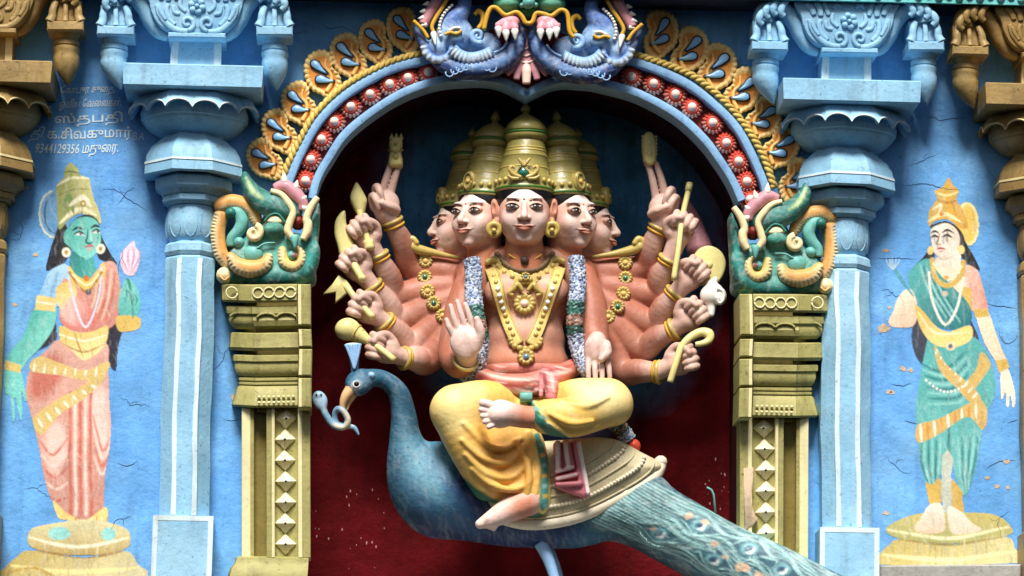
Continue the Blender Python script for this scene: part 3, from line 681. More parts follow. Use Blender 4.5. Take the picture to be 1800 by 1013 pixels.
arch = thing('niche_arch', 'blue banded arch with red rosettes and a rim of orange flame leaves', 'arch', (925, 360, 0))
OL = cr([(505, 330), (512, 310), (531, 265), (562, 215), (610, 164), (673, 126), (736, 106), (790, 95)], 6)
OR = cr([(1060, 97), (1121, 109), (1168, 126), (1216, 152), (1263, 190), (1295, 224), (1320, 268), (1339, 313), (1344, 335)], 6)
RL = cr([(497, 325), (505, 293), (531, 241), (562, 194), (610, 148), (673, 114), (736, 94), (790, 84)], 6)
RR = cr([(1060, 87), (1121, 97), (1184, 118), (1232, 143), (1279, 183), (1314, 227), (1342, 275), (1360, 330)], 6)
for P, O in ((LB, OL), (RB, OR)):
    if P is LB: poly = np.r_[P + [-4, -4], O[::-1] + [5, 5]]
    else: poly = np.r_[P + [4, -4], O[::-1] + [-5, 5]]
    part('red_channel', slab(poly, -6, 9, 1), M_RED, arch, smooth=False)
    part('inner_band', band(resample(P, step=7), -15 if P is LB else -15, 0, -12, 40, 4), M_BAND, arch, edge=40)
    part('outer_band', band(resample(O, step=7), -8, 7, 0, 36, 4), M_BAND, arch, edge=40)
part('centre_fill', slab([(770, 100), (850, 60), (1010, 60), (1085, 105), (1060, 148), (1000, 143), (925, 165), (870, 143), (790, 142)], 0, 14, 2), M_RED, arch, smooth=False)
for P in (RL, RR):
    Q = resample(P, step=3.0); nn = normals2(Q); k = np.arange(len(Q))
    for ph in (0, math.pi):
        a = k * 0.85 + ph; q = np.c_[Q + nn * (3.2 * np.cos(a))[:, None], 32 + 3.2 * np.sin(a)]
        part('rope', tube(q, 4.2, 7), M_ROPE, arch)
def rosette(cx, cy, r=21):
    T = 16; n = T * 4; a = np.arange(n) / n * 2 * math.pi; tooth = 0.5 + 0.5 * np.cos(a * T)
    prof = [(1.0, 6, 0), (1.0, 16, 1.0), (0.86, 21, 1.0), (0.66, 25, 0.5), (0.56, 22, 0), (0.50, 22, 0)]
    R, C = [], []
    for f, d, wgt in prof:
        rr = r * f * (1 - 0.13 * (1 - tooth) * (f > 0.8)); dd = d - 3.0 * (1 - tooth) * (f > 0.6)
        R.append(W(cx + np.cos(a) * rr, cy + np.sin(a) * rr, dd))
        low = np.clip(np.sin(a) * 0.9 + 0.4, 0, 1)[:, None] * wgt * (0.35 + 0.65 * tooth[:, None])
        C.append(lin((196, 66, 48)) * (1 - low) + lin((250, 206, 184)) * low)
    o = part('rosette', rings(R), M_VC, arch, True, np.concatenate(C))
    part('boss_ring', tube(spiral(cx, cy, 10, 10, 0, 1, 24, 18), 2.4, 6), M_RED_L, o)
    part('boss', ball((cx, cy, 24), 8.6, 12, 7, 1.0), M_PINKW, o)
M_RED_L = paint('rosette_red_paint', (204, 74, 54), rough=0.4, var=0.15, dirt=0.2, bump=0.2, dirtcol=(120, 20, 14))
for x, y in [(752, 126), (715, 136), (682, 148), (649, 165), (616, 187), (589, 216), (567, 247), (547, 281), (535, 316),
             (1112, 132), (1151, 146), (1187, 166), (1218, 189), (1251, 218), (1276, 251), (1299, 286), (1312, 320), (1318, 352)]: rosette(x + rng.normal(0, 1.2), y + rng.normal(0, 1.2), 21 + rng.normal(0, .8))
LEAF = cr([(6, -44), (20, -39), (27, -24), (23, -7), (31, 4), (32, 22), (25, 38), (12, 47), (0, 44), (-10, 34), (-22, 24), (-29, 8), (-30, -10), (-25, -27), (-12, -40)], 5, True)
LEAF = resample(np.r_[LEAF, LEAF[:1]], n=73)[:-1]
def drop(cx, cy, L, ang, bend):
    t = np.linspace(0, 1, 16); ax = np.stack([bend * t ** 1.8, L * t], 1); w = 6.6 * np.sqrt(np.clip(np.minimum(t / .3, 1) * (2 - np.minimum(t / .3, 1)), 0, 1)) * np.clip((1 - t) / .7, 0, 1) ** .8 + .5
    P = np.r_[np.c_[ax[:, 0] + w, ax[:, 1]], np.c_[ax[::-1, 0] - w[::-1], ax[::-1, 1]]]
    a = math.radians(ang); return np.stack([cx + P[:, 0] * math.cos(a) - P[:, 1] * math.sin(a), cy + P[:, 0] * math.sin(a) + P[:, 1] * math.cos(a)], 1)
def flame(cx, cy, ang, s=1.0, flip=1):
    a = math.radians(ang); ca, sa = math.cos(a), math.sin(a); n = len(LEAF)
    def T(P): P = np.asarray(P, float) * s; x = P[:, 0] * flip; return np.stack([cx + x * ca - P[:, 1] * sa, cy + x * sa + P[:, 1] * ca], 1)
    fl = 0.5 + 0.5 * np.cos(np.arange(n) / n * 2 * math.pi * 24)
    R, C = [], []
    for f, d, w in ((1.0, 2, 1), (1.0, 20, 1), (0.93, 25, 1), (0.78, 24, 0.8), (0.66, 20, 0.0), (0.4, 21, 0), (0.12, 22, 0)):
        q = T(LEAF * f * (1 - 0.05 * (1 - fl)[:, None] * (f > 0.7))); R.append(W(q[:, 0], q[:, 1], d - 4 * (1 - fl) * (0.7 < f) * (d > 5)))
        C.append(np.tile(lin((232, 150, 58)) * (1 - w) + lin((246, 214, 140)) * w, (n, 1)))
    o = part('flame_leaf', rings(R), M_VC, arch, True, np.concatenate(C))
    for (x, y, L, g, bd) in ((-8, -27, 28, -4, 15), (-9, 2, 27, -34, 15)):
        P = drop(x, y, L, g, bd); big = P + normals2(P, True) * (-2.4 if area2(P) > 0 else 2.4)
        part('drop_outline', slab(T(big), 14, 24, .6, 1), M_INK, o); part('blue_drop', slab(T(P), 18, 28, 1.0, 1), M_DROP, o)
    q = T(cr([(14, -24), (10, -10), (16, 4), (12, 20), (2, 32)], 6)); part('leaf_rib', tube(np.c_[q, np.full(len(q), 22.0)], np.linspace(2, 4.5, len(q)), 7), M_ORANGE, o)
for x, y, g in [(706, 56, -3), (657, 76, -8), (609, 101, -12), (564, 135, -15), (524, 182, -19), (491, 230, -23), (466, 283, -24)]: flame(x + rng.normal(0, 1.5), y + rng.normal(0, 1.5), g + rng.normal(0, 4), 1 + rng.normal(0, .04))
for x, y, g in [(1162, 62, 3), (1215, 92, 8), (1263, 122, 12), (1308, 163, 15), (1344, 207, 19), (1374, 263, 23), (1398, 318, 25)]: flame(x + rng.normal(0, 1.5), y + rng.normal(0, 1.5), g + rng.normal(0, 4), 1 + rng.normal(0, .04), -1)

# ================================================================== guardian creatures of the arch
def cone(a, b, r, n=8):
    P = np.array([np.asarray(a, float) * (1 - t) + np.asarray(b, float) * t for t in (0, 0.15, 0.5, 0.8, 1)]); return tube(P, np.array([0.8, 1.0, 0.7, 0.35, 0.08]) * r, n)
def path3(pts, d): P = cr(pts, 6); return np.c_[P, np.interp(np.linspace(0, 1, len(P)), np.linspace(0, 1, len(np.atleast_1d(d))), np.atleast_1d(d))] if np.ndim(d) else np.c_[P, np.full(len(P), float(d))]
def tp(name, pts, r, d, mat, par, n=8, flat=1.0, label=None):
    P = path3(pts, d); r = np.interp(np.linspace(0, 1, len(P)), np.linspace(0, 1, len(np.atleast_1d(r))), np.atleast_1d(np.asarray(r, float)))
    return part(name, tube(P, r, n, flat), mat, par, label=label)
def fan(name, path, w0, w1, teeth, d, cin, cout, par, thick=10):
    """fluted fringe between two offsets of a path"""
    P = resample(cr(path, 6), n=teeth * 4 + 1); nn = normals2(P); t = 0.5 + 0.5 * np.cos(np.arange(len(P)) / 4 * 2 * math.pi)
    rows = [(w0, d - thick, 0), (w0, d, 0), (w0 * .6 + w1 * .4, d + 3, 0.45), (w0 * .15 + w1 * .85, d + 1, 1), (w1, d - 3, 1), (w1, d - thick, 1)]
    R, C = [], []
    for w, dd, c in rows:
        ww = w - (w1 - w0) * 0.12 * (1 - t) * (c >= 1); q = P + nn * ww[:, None] if np.ndim(ww) else P + nn * ww
        R.append(W(q[:, 0], q[:, 1], dd - 2.0 * (1 - t) * (c > 0.3))); C.append(np.tile(lin(cin) * (1 - c) + lin(cout) * c, (len(P), 1)))
    m, n = len(R), len(P); V = np.concatenate(R); F = [(k * n + i, k * n + i + 1, (k + 1) * n + i + 1, (k + 1) * n + i) for k in range(m - 1) for i in range(n - 1)]
    return part(name, (V, F), M_VC, par, True, np.concatenate(C))

def fringe(name, path, r, d, par, side=1, gap=5.5, col=(224, 166, 92), edge=(244, 222, 172), flat=1.0):
    """thick plaster band with a comb of grooves along one edge"""
    P = cr(path, 8); r = np.interp(np.linspace(0, 1, len(P)), np.linspace(0, 1, len(np.atleast_1d(r))), np.atleast_1d(np.asarray(r, float))); m = r.max() + 8
    v = Vol(P[:, 0].min() - m, P[:, 0].max() + m, P[:, 1].min() - m, P[:, 1].max() + m, d - 34, d + m + 4, 1.7); Q = np.c_[P, np.full(len(P), float(d))]
    v.tube(Q[::3], r[::3], 0, n=3); v.tube(np.c_[P, np.full(len(P), d - 14.0)][::3], r[::3], 2, n=3)
    S = resample(np.c_[P, r], step=gap); N = normals2(S) * side; v.front()
    for q, n in zip(S, N):
        A, B = q[:2] + n * q[2] * .35, q[:2] + n * q[2] * 1.15; dd = d + q[2] * .88; v.cap((A[0], A[1], dd + 2), (B[0], B[1], d + 2), 1.0, 2.0, .6, sub=True)
    def pf(p):
        E = P + normals2(P) * side * r[:, None] * .62; p.stroke(E[::2], m * .28, edge, 3.5, sm=False, taper=False)
        for q, n in zip(S, N): A, B = q[:2] + n * q[2] * .3, q[:2] + n * q[2] * 1.2; p.stroke([A, B], .8, (150, 96, 44), .9, sm=False, taper=False, op=.7)
    return sculpt(name, v, M_VC, par, pf, col)
def blue_makara(label):
    t = thing('sea_creature', label, 'creature carving', (840, 140, 40), 'blue sea creature carvings')
    v = Vol(722, 930, -30, 150, 0, 120, 2.0)
    v.tube([(916, 45, 60), (914, 68, 66), (904, 90, 70), (881, 111, 72), (852, 122, 72), (819, 124, 72), (790, 117, 70), (770, 104, 66), (751, 86, 62), (738, 64, 58), (729, 42, 56)], [9, 13, 16, 18, 18, 17, 16, 14, 11, 8, 3], 0)
    v.ell((800, 62, 62), (34, 34, 30), 8); v.tube([(790, 62, 66), (797, 40, 72), (812, 24, 74), (818, 4, 74), (808, -20, 70)], [20, 19, 15, 12, 10], 6)
    v.ell((845, 85, 50), (40, 30, 20), 8); v.ell((768, 86, 62), (20, 22, 22), 5)
    def pf(p):
        p.fill([(735, 40), (790, 30), (850, 50), (870, 90), (830, 105), (770, 95)], (150, 186, 226), 12); p.stroke([(915, 60), (900, 92), (860, 116), (800, 116)], 7, (120, 160, 214), 7)
        p.fill([(782, 10), (830, -20), (835, 20), (810, 45), (785, 40)], (84, 122, 190), 8); p.brush(420, 32, .3, .9, .4, (6, 20), (.7, 2.2), .35, False)
    b = sculpt('body', v, M_VCW, t, pf, (44, 72, 132))
    for k in range(9):
        a = k / 8; x = 790 + a * 75; y = 130 - 8 * math.sin(a * math.pi) + 5 - 6 * a; part('scale', tube(spiral(x, y - 8, 7, 7, -20, 0.6, 88, 10), 1.4, 5), M_BLUEL, b)
    fan('neck_fringe', [(752, 74), (755, 88), (768, 97), (784, 92), (790, 78)], 0, 15, 9, 84, (90, 140, 206), (226, 240, 250), t)
    fan('wing_fringe', [(796, 84), (808, 95), (826, 101), (846, 98), (864, 90)], -8, 13, 11, 90, (120, 166, 220), (224, 238, 250), t)
    tp('gum', [(745, 42), (756, 24), (769, 2), (776, -18)], (9, 10, 11, 11), 74, M_PINK, t)
    for x, y in ((750, 5), (744, 18), (741, 30), (745, 42)): part('tooth', cone((x + 6, y, 78), (x - 5, y + 2, 80), 5), M_WHITE, t)
    tp('gold_lip', [(790, -6), (780, 12), (768, 30), (760, 46), (764, 58)], 3.6, 84, M_YEL, t); tp('jaw_lip', [(728, 36), (744, 52), (752, 66)], 3.6, 78, M_YEL, t)
    P = path3([(796, 10), (784, 22), (776, 36), (773, 50), (775, 62)], 86)
    for q in resample(P, n=11): part('bead', ball(q, 3.2, 7, 5), M_WHITE, t)
    part('tusk', cone((762, 56, 84), (765, 80, 90), 6), M_WHITE, t)
    e = part('eye', ball((803, 64, 84), 15, 12, 7, 0.7), M_BLUEL, t); tp('eyelid', [(782, 60), (792, 57), (803, 60), (812, 55)], 3.2, 95, M_YEL, e); tp('brow', [(790, 54), (800, 49), (810, 50)], 2.6, 95, M_WHITE, e)
    part('curl', tube(spiral(841, 65, 13, 2, 60, 1.5, 84, 30), np.linspace(6, 3, 30), 8), M_BLUEL, t)
    tp('gold_curl', [(836, 27), (843, 21), (851, 28), (850, 42), (842, 52)], (3, 5, 5, 5, 4), 76, M_YEL, t)
    part('mouth_lining', ball((874, 74, 22), 24, 12, 7, 0.7), M_RED, t); tp('inner_edge', [(893, 74), (884, 86), (868, 94)], 2.4, 84, M_BLUEL, t)
blue_makara('blue sea creature carving at the arch top, jaws open to the left')
set_mirror(1856.0, 6.0); blue_makara('blue sea creature carving at the arch top, jaws open to the right'); set_mirror()
fm = thing('lion_mask', 'green monster mask with gold lips and pink clawed paws above the arch', 'mask carving', (927, 60, 40))
v = Vol(845, 1015, -60, 60, 10, 130, 2.0)
v.ell((929, -10, 60), (62, 34, 36), 0); v.ell((893, 6, 80), (26, 17, 22), 6); v.ell((968, 7, 80), (26, 17, 22), 6); v.ell((929, 22, 78), (14, 12, 18), 6)
sculpt('face', v, M_VC, fm, lambda p: (p.fill([(870, 0), (893, -8), (912, 4), (893, 18), (873, 14)], (120, 200, 170), 8), p.fill([(945, 2), (968, -6), (990, 4), (970, 18), (950, 16)], (120, 200, 170), 8)), (34, 122, 92))
part('nose', ball((929, 6, 98), 12, 10, 6), M_MINT, fm)
for s in (-11, 12): part('nostril', ball((929 + s, 10, 96), 5, 8, 5), M_MINT, fm)
tp('gold_lip', [(852, 54), (861, 20), (872, 14), (890, 27), (908, 22), (919, 30), (926, 41), (937, 40), (943, 25), (957, 26), (970, 29), (985, 18), (997, 24), (1003, 55), (1011, 65)], 4.2, 96, M_YEL, fm)
for cx, cl in ((899, [(907, 62), (891, 64), (878, 58)]), (960, [(952, 63), (968, 63), (980, 59)])):
    v = Vol(cx - 26, cx + 26, 20, 66, 40, 122, 1.6); v.ell((cx, 40, 84), (18, 13, 18), 0)
    for x, y in cl: v.cap((cx + (x - cx) * .5, 40, 92), (x, y - 12, 100), 8, 7, 3)
    pw = sculpt('paw', v, M_PINK, fm)
    for x, y in cl: part('claw', cone((x, y - 10, 104), (x, y + 10, 106), 7), M_WHITE, pw)
    s = -1 if cx < 925 else 1
    part('claw', cone((cx + s * 14, 44, 92), (cx + s * 26, 42, 92), 5), M_WHITE, pw)
tas = thing('hanging_tassel', 'pink petalled tassel hanging from the mask over the arch point', 'tassel carving', (925, 150, 40))
v = Vol(900, 952, 40, 125, 0, 90, 1.8); v.poly([(920, 48), (930, 48), (937, 80), (948, 112), (936, 118), (915, 118), (902, 112), (914, 80)], 10, 62, 14, 12); sculpt('core', v, M_PINK, tas)
for k in range(3):
    y = 84 + k * 12; w = 8 + k * 5; tp('tassel_band', [(925 - w, y - 3), (925, y + 3), (925 + w, y - 3)], 1.8, 64 - 1, M_PINKW, tas)
for x1, y1, r in ((925, 148, 10), (907, 140, 8), (944, 141, 8), (890, 131, 6.5), (961, 133, 6.5)):
    tp('petal', [(925 + (x1 - 925) * .45, 108), (925 + (x1 - 925) * .8, 124), (x1, y1)], (4, r * .9, r * .7), 60, M_PINKW if x1 == 925 else M_PINK, tas, 10, 0.7)

def green_makara(label):
    t = thing('water_monster', label, 'creature carving', (470, 500, 40), 'green water monster carvings')
    v = Vol(365, 570, 290, 505, -4, 112, 2.0)
    v.poly([(400, 490), (440, 496), (545, 495), (556, 460), (559, 405), (560, 352), (548, 372), (536, 405), (512, 412), (490, 372), (465, 372), (450, 395), (420, 420), (398, 445)], -2, 66, 22, 22)
    v.tube([(508, 372, 62), (487, 364, 66), (462, 355, 68), (443, 338, 66), (433, 320, 64), (430, 306, 62)], [22, 24, 20, 16, 11, 6], 8)
    v.ell((481, 403, 70), (20, 16, 18), 4); v.tube([(520, 425, 60), (545, 440, 56), (530, 480, 56), (470, 488, 56), (420, 480, 50)], [16, 18, 18, 16, 12], 6)
    def pf(p):
        p.fill([(425, 430), (480, 415), (530, 430), (500, 470), (430, 465)], (104, 182, 170), 14); p.fill([(450, 350), (480, 345), (505, 368), (490, 385), (460, 372)], (84, 158, 148), 10); p.stroke([(432, 312), (442, 335), (460, 350)], 4, (190, 214, 150), 3); p.fill([(466, 394), (496, 394), (496, 404), (466, 404)], (80, 170, 150), 5)
        p.stroke([(552, 380), (553, 430), (540, 475)], 5, (70, 170, 160), 6); p.brush(420, 31, .8, .9, .4, (6, 22), (.8, 2.6), .35, False)
    sculpt('body', v, M_VCW, t, pf, (44, 116, 108))
    tp('upper_lip', [(474, 336), (492, 342), (505, 357), (513, 373), (508, 392), (506, 407), (516, 420)], (5, 6, 7, 6, 7, 7, 5), 84, M_CREAMP, t)
    tp('lower_lip', [(533, 421), (539, 408), (540, 394), (537, 384), (543, 366), (557, 347)], (6, 8, 8, 7, 7, 5), 80, M_CREAMP, t)
    tp('gum', [(480, 331), (500, 327), (517, 339), (529, 355), (530, 370)], (7, 12, 13, 11, 7), 76, M_PINK, t)
    for x, y, a, b in ((500, 322, 499, 302), (518, 332, 523, 316), (529, 350, 538, 344), (530, 366, 540, 364)): part('tooth', cone((x, y, 80), (a, b, 82), 7), M_WHITE, t)
    part('mouth_lining', ball((523, 391, 62), 14, 10, 6, 1.2), M_RED, t); part('tusk', cone((518, 414, 88), (519, 438, 92), 8), M_MINT, t)
    e = part('eye', slab(cr([(466, 389), (474, 380), (486, 379), (498, 390), (484, 393)], 4, True), 60, 84, 3), M_CREAMP, t); tp('eyelid', [(464, 389), (474, 378), (488, 377), (501, 392)], 2.0, 85, M_GREEN, e)
    part('snail_curl', tube(spiral(447, 409, 13, 2, -80, 1.5, 76, 34), np.linspace(7, 3.5, 34), 8), M_CREAMP, t)
    fringe('crest_fringe', [(450, 388), (442, 370), (426, 359), (404, 355), (386, 362)], (10, 13, 14, 15, 14), 52, t, -1)
    fringe('cheek_fringe', [(388, 380), (384, 404), (385, 428), (390, 448), (402, 466)], (13, 13, 13, 13, 9), 50, t, 1)
    tp('green_scroll', [(404, 372), (416, 372), (425, 388), (420, 404), (408, 418), (406, 432)], (9, 11, 12, 11, 9, 7), 56, M_MINT, t); part('scroll_ball', ball((405, 373, 62), 10, 10, 6), M_GREEN, t); part('scroll_ball', ball((421, 425, 62), 10, 10, 6), M_MINT, t)
    fringe('fan_fringe', [(406, 450), (420, 466), (444, 472), (464, 466), (474, 450)], (8, 14, 16, 13, 7), 70, t, 1, 6.0)
    part('medallion', ball((446, 445, 66), 17, 12, 6, 0.6), M_MINT, t)
    fringe('round_fringe', [(497, 440), (500, 460), (514, 469), (528, 460), (530, 444), (520, 434)], (7, 10, 10, 9, 7, 5), 70, t, 1, 5.5, (222, 190, 110))
    part('pearl', ball((515, 449, 72), 9, 10, 6), M_MINT, t); part('pearl', ball((519, 448, 80), 5, 8, 5), M_PINK, t)
    part('corner_curl', ball((396, 484, 50), 15, 12, 7), M_CREAMP, t); tp('curl_line', [(388, 486), (396, 492), (404, 486)], 1.6, 66, M_ORANGE, t)
    tp('leaf_vein', [(452, 436), (466, 428), (484, 427)], 1.6, 74, M_MINT, t)
green_makara('green water monster carving with orange fringes left of the niche')
set_mirror(1847.0, 19.0); green_makara('green water monster carving with orange fringes right of the niche'); set_mirror()
# ================================================================== the seated many-armed statue
M_SKIN = paint('painted_skin', None, rough=0.52, var=0.16, dirt=0.22, bump=0.35, dirtcol=(110, 62, 46), spec=0.5)
M_CROWN = paint('crown_gold_paint', (148, 138, 76), rough=0.36, var=0.28, dirt=0.35, bump=0.25, dirtcol=(84, 88, 24), spec=0.6)
M_CRGRN = paint('crown_green_line', (62, 112, 48), rough=0.4, var=0.2, dirt=0.2, bump=0.2)
M_JEWEL = paint('jewel_gold_paint', (190, 168, 92), rough=0.35, var=0.18, dirt=0.35, bump=0.25, dirtcol=(96, 70, 20), spec=0.6)
M_GEMG = paint('green_gem_paint', (40, 112, 96), rough=0.15, var=0.1, dirt=0.05, bump=0.05, spec=0.8)
M_GEMB = paint('blue_gem_paint', (96, 138, 168), rough=0.12, var=0.1, dirt=0.05, bump=0.05, spec=0.8)
M_HAIR = paint('hair_black_paint', (22, 18, 22), rough=0.35, var=0.2, dirt=0.1, bump=0.3)
M_BROW = paint('brow_paint', (48, 34, 34), rough=0.5, var=0.2, dirt=0.1, bump=0.3)
M_BROWN = paint('dark_brown_bead_paint', (70, 52, 46), rough=0.6, var=0.2, dirt=0.3, bump=0.5)
M_COLLAR = paint('brown_collar_paint', (128, 104, 78), rough=0.55, var=0.25, dirt=0.4, bump=0.5)
M_WEAP = paint('weapon_cream_paint', (222, 212, 142), rough=0.4, var=0.12, dirt=0.25, bump=0.2, dirtcol=(130, 110, 40))
M_PGOLD = paint('pale_pectoral_paint', (216, 192, 116), rough=0.4, var=0.2, dirt=0.4, bump=0.4, dirtcol=(120, 84, 30))
SKIN, ORNG, PALE = (174, 124, 104), (174, 102, 78), (214, 178, 164)

statue = thing('deity_statue', 'seated five-headed statue with many arms, tall gold crowns and yellow dhoti', 'statue', (930, 905, -20))
def pivot(o, c):
    """move an object's origin to world point c without moving its shape"""
    me = o.data; n = len(me.vertices); a = np.empty(n * 3, np.float32); me.vertices.foreach_get('co', a); a = a.reshape(-1, 3) + (ORG[o] - c); me.vertices.foreach_set('co', a.astype(np.float32).ravel()); me.update()
    o.location = c - ORG[o.parent] if o.parent else c; ORG[o] = np.asarray(c)
def ring3(c, axis, R, r, n=22, m=7, sq=1.0):
    """torus round an axis; everything in pixel units"""
    c = R3(*c); ax = np.asarray(axis, float); ax /= np.linalg.norm(ax); s = np.cross(ax, [0, 0, 1.0]); s = s / np.linalg.norm(s) if np.linalg.norm(s) > .1 else np.array([1.0, 0, 0]); b = np.cross(ax, s); rr = []
    for k in range(n):
        a = k / n * 2 * math.pi; o = math.cos(a) * s + math.sin(a) * b * sq; q = np.arange(m) / m * 2 * math.pi
        rr.append(w_of(c + o * R + r * (np.cos(q)[:, None] * o + np.sin(q)[:, None] * ax)))
    V = np.concatenate(rr); F = [(i * m + j, i * m + (j + 1) % m, ((i + 1) % n) * m + (j + 1) % m, ((i + 1) % n) * m + j) for i in range(n) for j in range(m)]
    return V, F

# ---------------------------------------------------------------- body: torso, twelve arms and hands in one skin
body = Vol(592, 1262, 280, 700, -190, 135, 2.2)
body.ell((924, 530, -62), (78, 78, 52), 0); body.ell((924, 600, -55), (70, 62, 48), 14)
body.ell((924, 640, -50), (78, 40, 50), 14)
for s in (-1, 1):
    body.ell((924 + s * 37, 512, -22), (37, 31, 22), 7); body.tube([(924 + s * 20, 462, -58), (924 + s * 60, 466, -66), (924 + s * 96, 482, -74)], [30, 30, 30], 10)
body.cap((922, 420, -30), (922, 475, -38), 33, 36, 10)
body.ell((925, 620, -14), (3.5, 3.5, 10), 3, sub=True)
def limb(P, R, k=4.0): body.tube(P, R, k, n=5)
LARM = [((724, 470), (690, 392)), ((700, 519), (663, 452)), ((702, 562), (656, 506)), ((724, 606), (678, 568)), ((752, 634), (712, 630))]
RARM = [((1130, 472), (1160, 402)), ((1149, 517), (1177, 458)), ((1144, 570), (1187, 517)), ((1125, 613), (1182, 580)), ((1093, 650), (1157, 654))]
for s, cx, ARM in ((-1, 850, LARM), (1, 1000, RARM)):
    body.ell((cx + s * 20, 500, -110), (50, 52, 38), 8)
    for i, ((ex, ey), (wx, wy)) in enumerate(ARM):
        dz = -128 + i * 6
        limb([(cx + s * 5, 490 + i * 12, dz + 6), ((cx + ex) / 2 + s * 8, (488 + i * 12) * .5 + ey * .5 + 2, dz + 10), (ex, ey, dz + 18), ((ex * 1.05 + wx * .95) / 2, (ey + wy) / 2, dz + 40), (wx, wy, dz + 62)], [34, 33, 25, 22, 15.5])
limb([(832, 492, -58), (812, 550, -38), (800, 618, -18), (806, 640, 10), (822, 634, 52)], [32, 31, 28, 25, 17], 5)
limb([(1018, 492, -58), (1036, 545, -38), (1044, 600, -16), (1048, 612, 16), (1050, 600, 52)], [32, 31, 27, 23, 16], 5)
GRIP = []
def grip(wx, wy, wd, hx, hy, thumb):
    """closed hand: palm towards the viewer, four fingers folded back over it, thumb across"""
    u = np.array([hx - wx, hy - wy], float); u /= np.linalg.norm(u); v = np.array([-u[1], u[0]]) * thumb; hd = wd + 8
    P = lambda a, b, w: (hx + u[0] * a + v[0] * b, hy + u[1] * a + v[1] * b, hd + w)
    g = Vol(hx - 62, hx + 62, hy - 62, hy + 62, hd - 40, hd + 60, 2.2)
    g.cap((wx, wy, wd), P(-14, 0, 0), 15, 18, 0); g.ell(P(0, 0, 0), (24, 24, 16), 8); g.ell(P(-8, 14, 6), (15, 12, 11), 6)
    for j, (b, L) in enumerate(((17, 0.92), (5.5, 1.0), (-6, 0.96), (-17, 0.82))):
        g.tube([P(14, b, 0), P(25 * L, b * 1.08, 6), P(29 * L, b * 1.08, 19), P(17 * L, b * 1.0, 26), P(6 * L, b * .95, 21)], [7.2, 7.0, 6.6, 6.2, 5.2], 1.2, n=4)
    g.tube([P(-10, 20, 6), P(4, 27, 13), P(17, 20, 25), P(22, 8, 31)], [9, 8, 7, 5.6], 1.5, n=4)
    GRIP.append(g); return P
def merge(g, k=2.0):
    """union of a hand volume into the body volume (same spacing, nearest offset)"""
    off = np.round((g.o - body.o) / body.h).astype(int); lo = np.maximum(off, 0); hi = np.minimum(off + g.n, body.n); s1 = tuple(slice(a, b) for a, b in zip(lo, hi)); s2 = tuple(slice(a - o, b - o) for a, b, o in zip(lo, hi, off))
    body._put(s1, g.F[s2], k)
HP = {}
for i, (hx, hy) in enumerate([None, (640, 414), (625, 471), (645, 546), (676, 617)]) if False else enumerate([(0, 0), (640, 414), (625, 471), (645, 546), (676, 617)]):
    if i: HP['L%d' % i] = grip(*LARM[i][1], -128 + i * 6 + 62, hx, hy, 1)
for i, (hx, hy) in enumerate([(0, 0), (1198, 406), (1216, 484), (1212, 555), (1196, 636)]):
    if i: HP['R%d' % i] = grip(*RARM[i][1], -128 + i * 6 + 62, hx, hy, -1)
for wx, wy, px, py, f1, f2, curl, tip in ((690, 392, 679, 360, (671, 338, 688, 290), (687, 336, 703, 290), [(664, 346), (658, 362)], -1), (1160, 402, 1166, 366, (1153, 342, 1138, 288), (1169, 340, 1153, 288), [(1178, 350), (1186, 364)], 1)):
    d = -64; g = Vol(px - 50, px + 50, 280, 412, d - 40, d + 60, 2.2); g.cap((wx, wy, d), (px, py + 16, d + 4), 15, 19, 0); g.ell((px, py, d + 6), (25, 27, 16), 8)
    for a in (f1, f2): g.tube([(a[0], a[1] + 6, d + 6), ((a[0] + a[2]) / 2, (a[1] + a[3]) / 2, d + 10), (a[2], a[3], d + 8)], [7.4, 6.6, 5.6], 0.3)
    for j, (x, y) in enumerate(curl):
        s = tip; g.tube([(x, y + 4, d + 4), (x + s * 3, y - 12, d + 10), (x + s * 0, y - 17, d + 20), (x - s * 5, y - 8, d + 27), (x - s * 9, y + 4, d + 25)], [7.6, 7.4, 7, 6.4, 5.2], 1.0)
    g.tube([(px - tip * 18, py + 10, d + 10), (px - tip * 8, py + 4, d + 24), (px + tip * 6, py - 3, d + 30)], [9, 8, 6], 1.5)
    GRIP.append(g)
g = Vol(770, 860, 518, 660, 30, 130, 2.2); g.cap((822, 634, 52), (821, 622, 62), 17, 18, 0); g.ell((819, 600, 70), (27, 31, 14), 8); g.ell((834, 602, 76), (14, 20, 11), 6)
for b, m, t in (((798, 590), (790, 576), (785, 563)), ((807, 582), (798, 560), (792, 538)), ((819, 578), (811, 554), (804, 530)), ((831, 578), (825, 555), (818, 534))): g.tube([(*b, 72), (*m, 75), (*t, 74)], [5.6, 5.3, 4.4], 0.3)
g.tube([(838, 606, 74), (845, 588, 80), (842, 572, 84), (838, 560, 84)], [10, 8.5, 7.4, 5.6], 1.5); GRIP.append(g)
g = Vol(1015, 1095, 575, 690, 20, 130, 2.2); g.cap((1050, 600, 52), (1049, 606, 60), 16, 18, 0); g.ell((1050, 618, 66), (23, 23, 13), 8)
for b, m, t in (((1035, 630), (1036, 648), (1037, 665)), ((1046, 634), (1048, 652), (1049, 669)), ((1057, 634), (1060, 652), (1061, 669)), ((1068, 630), (1072, 647), (1074, 664))): g.tube([(*b, 68), (*m, 73), (*t, 73)], [5.4, 5.0, 4.2], 0.3)
g.tube([(1066, 606, 68), (1068, 620, 80), (1058, 632, 84)], [9, 8, 6], 1.5); GRIP.append(g)
for g in GRIP: merge(g)
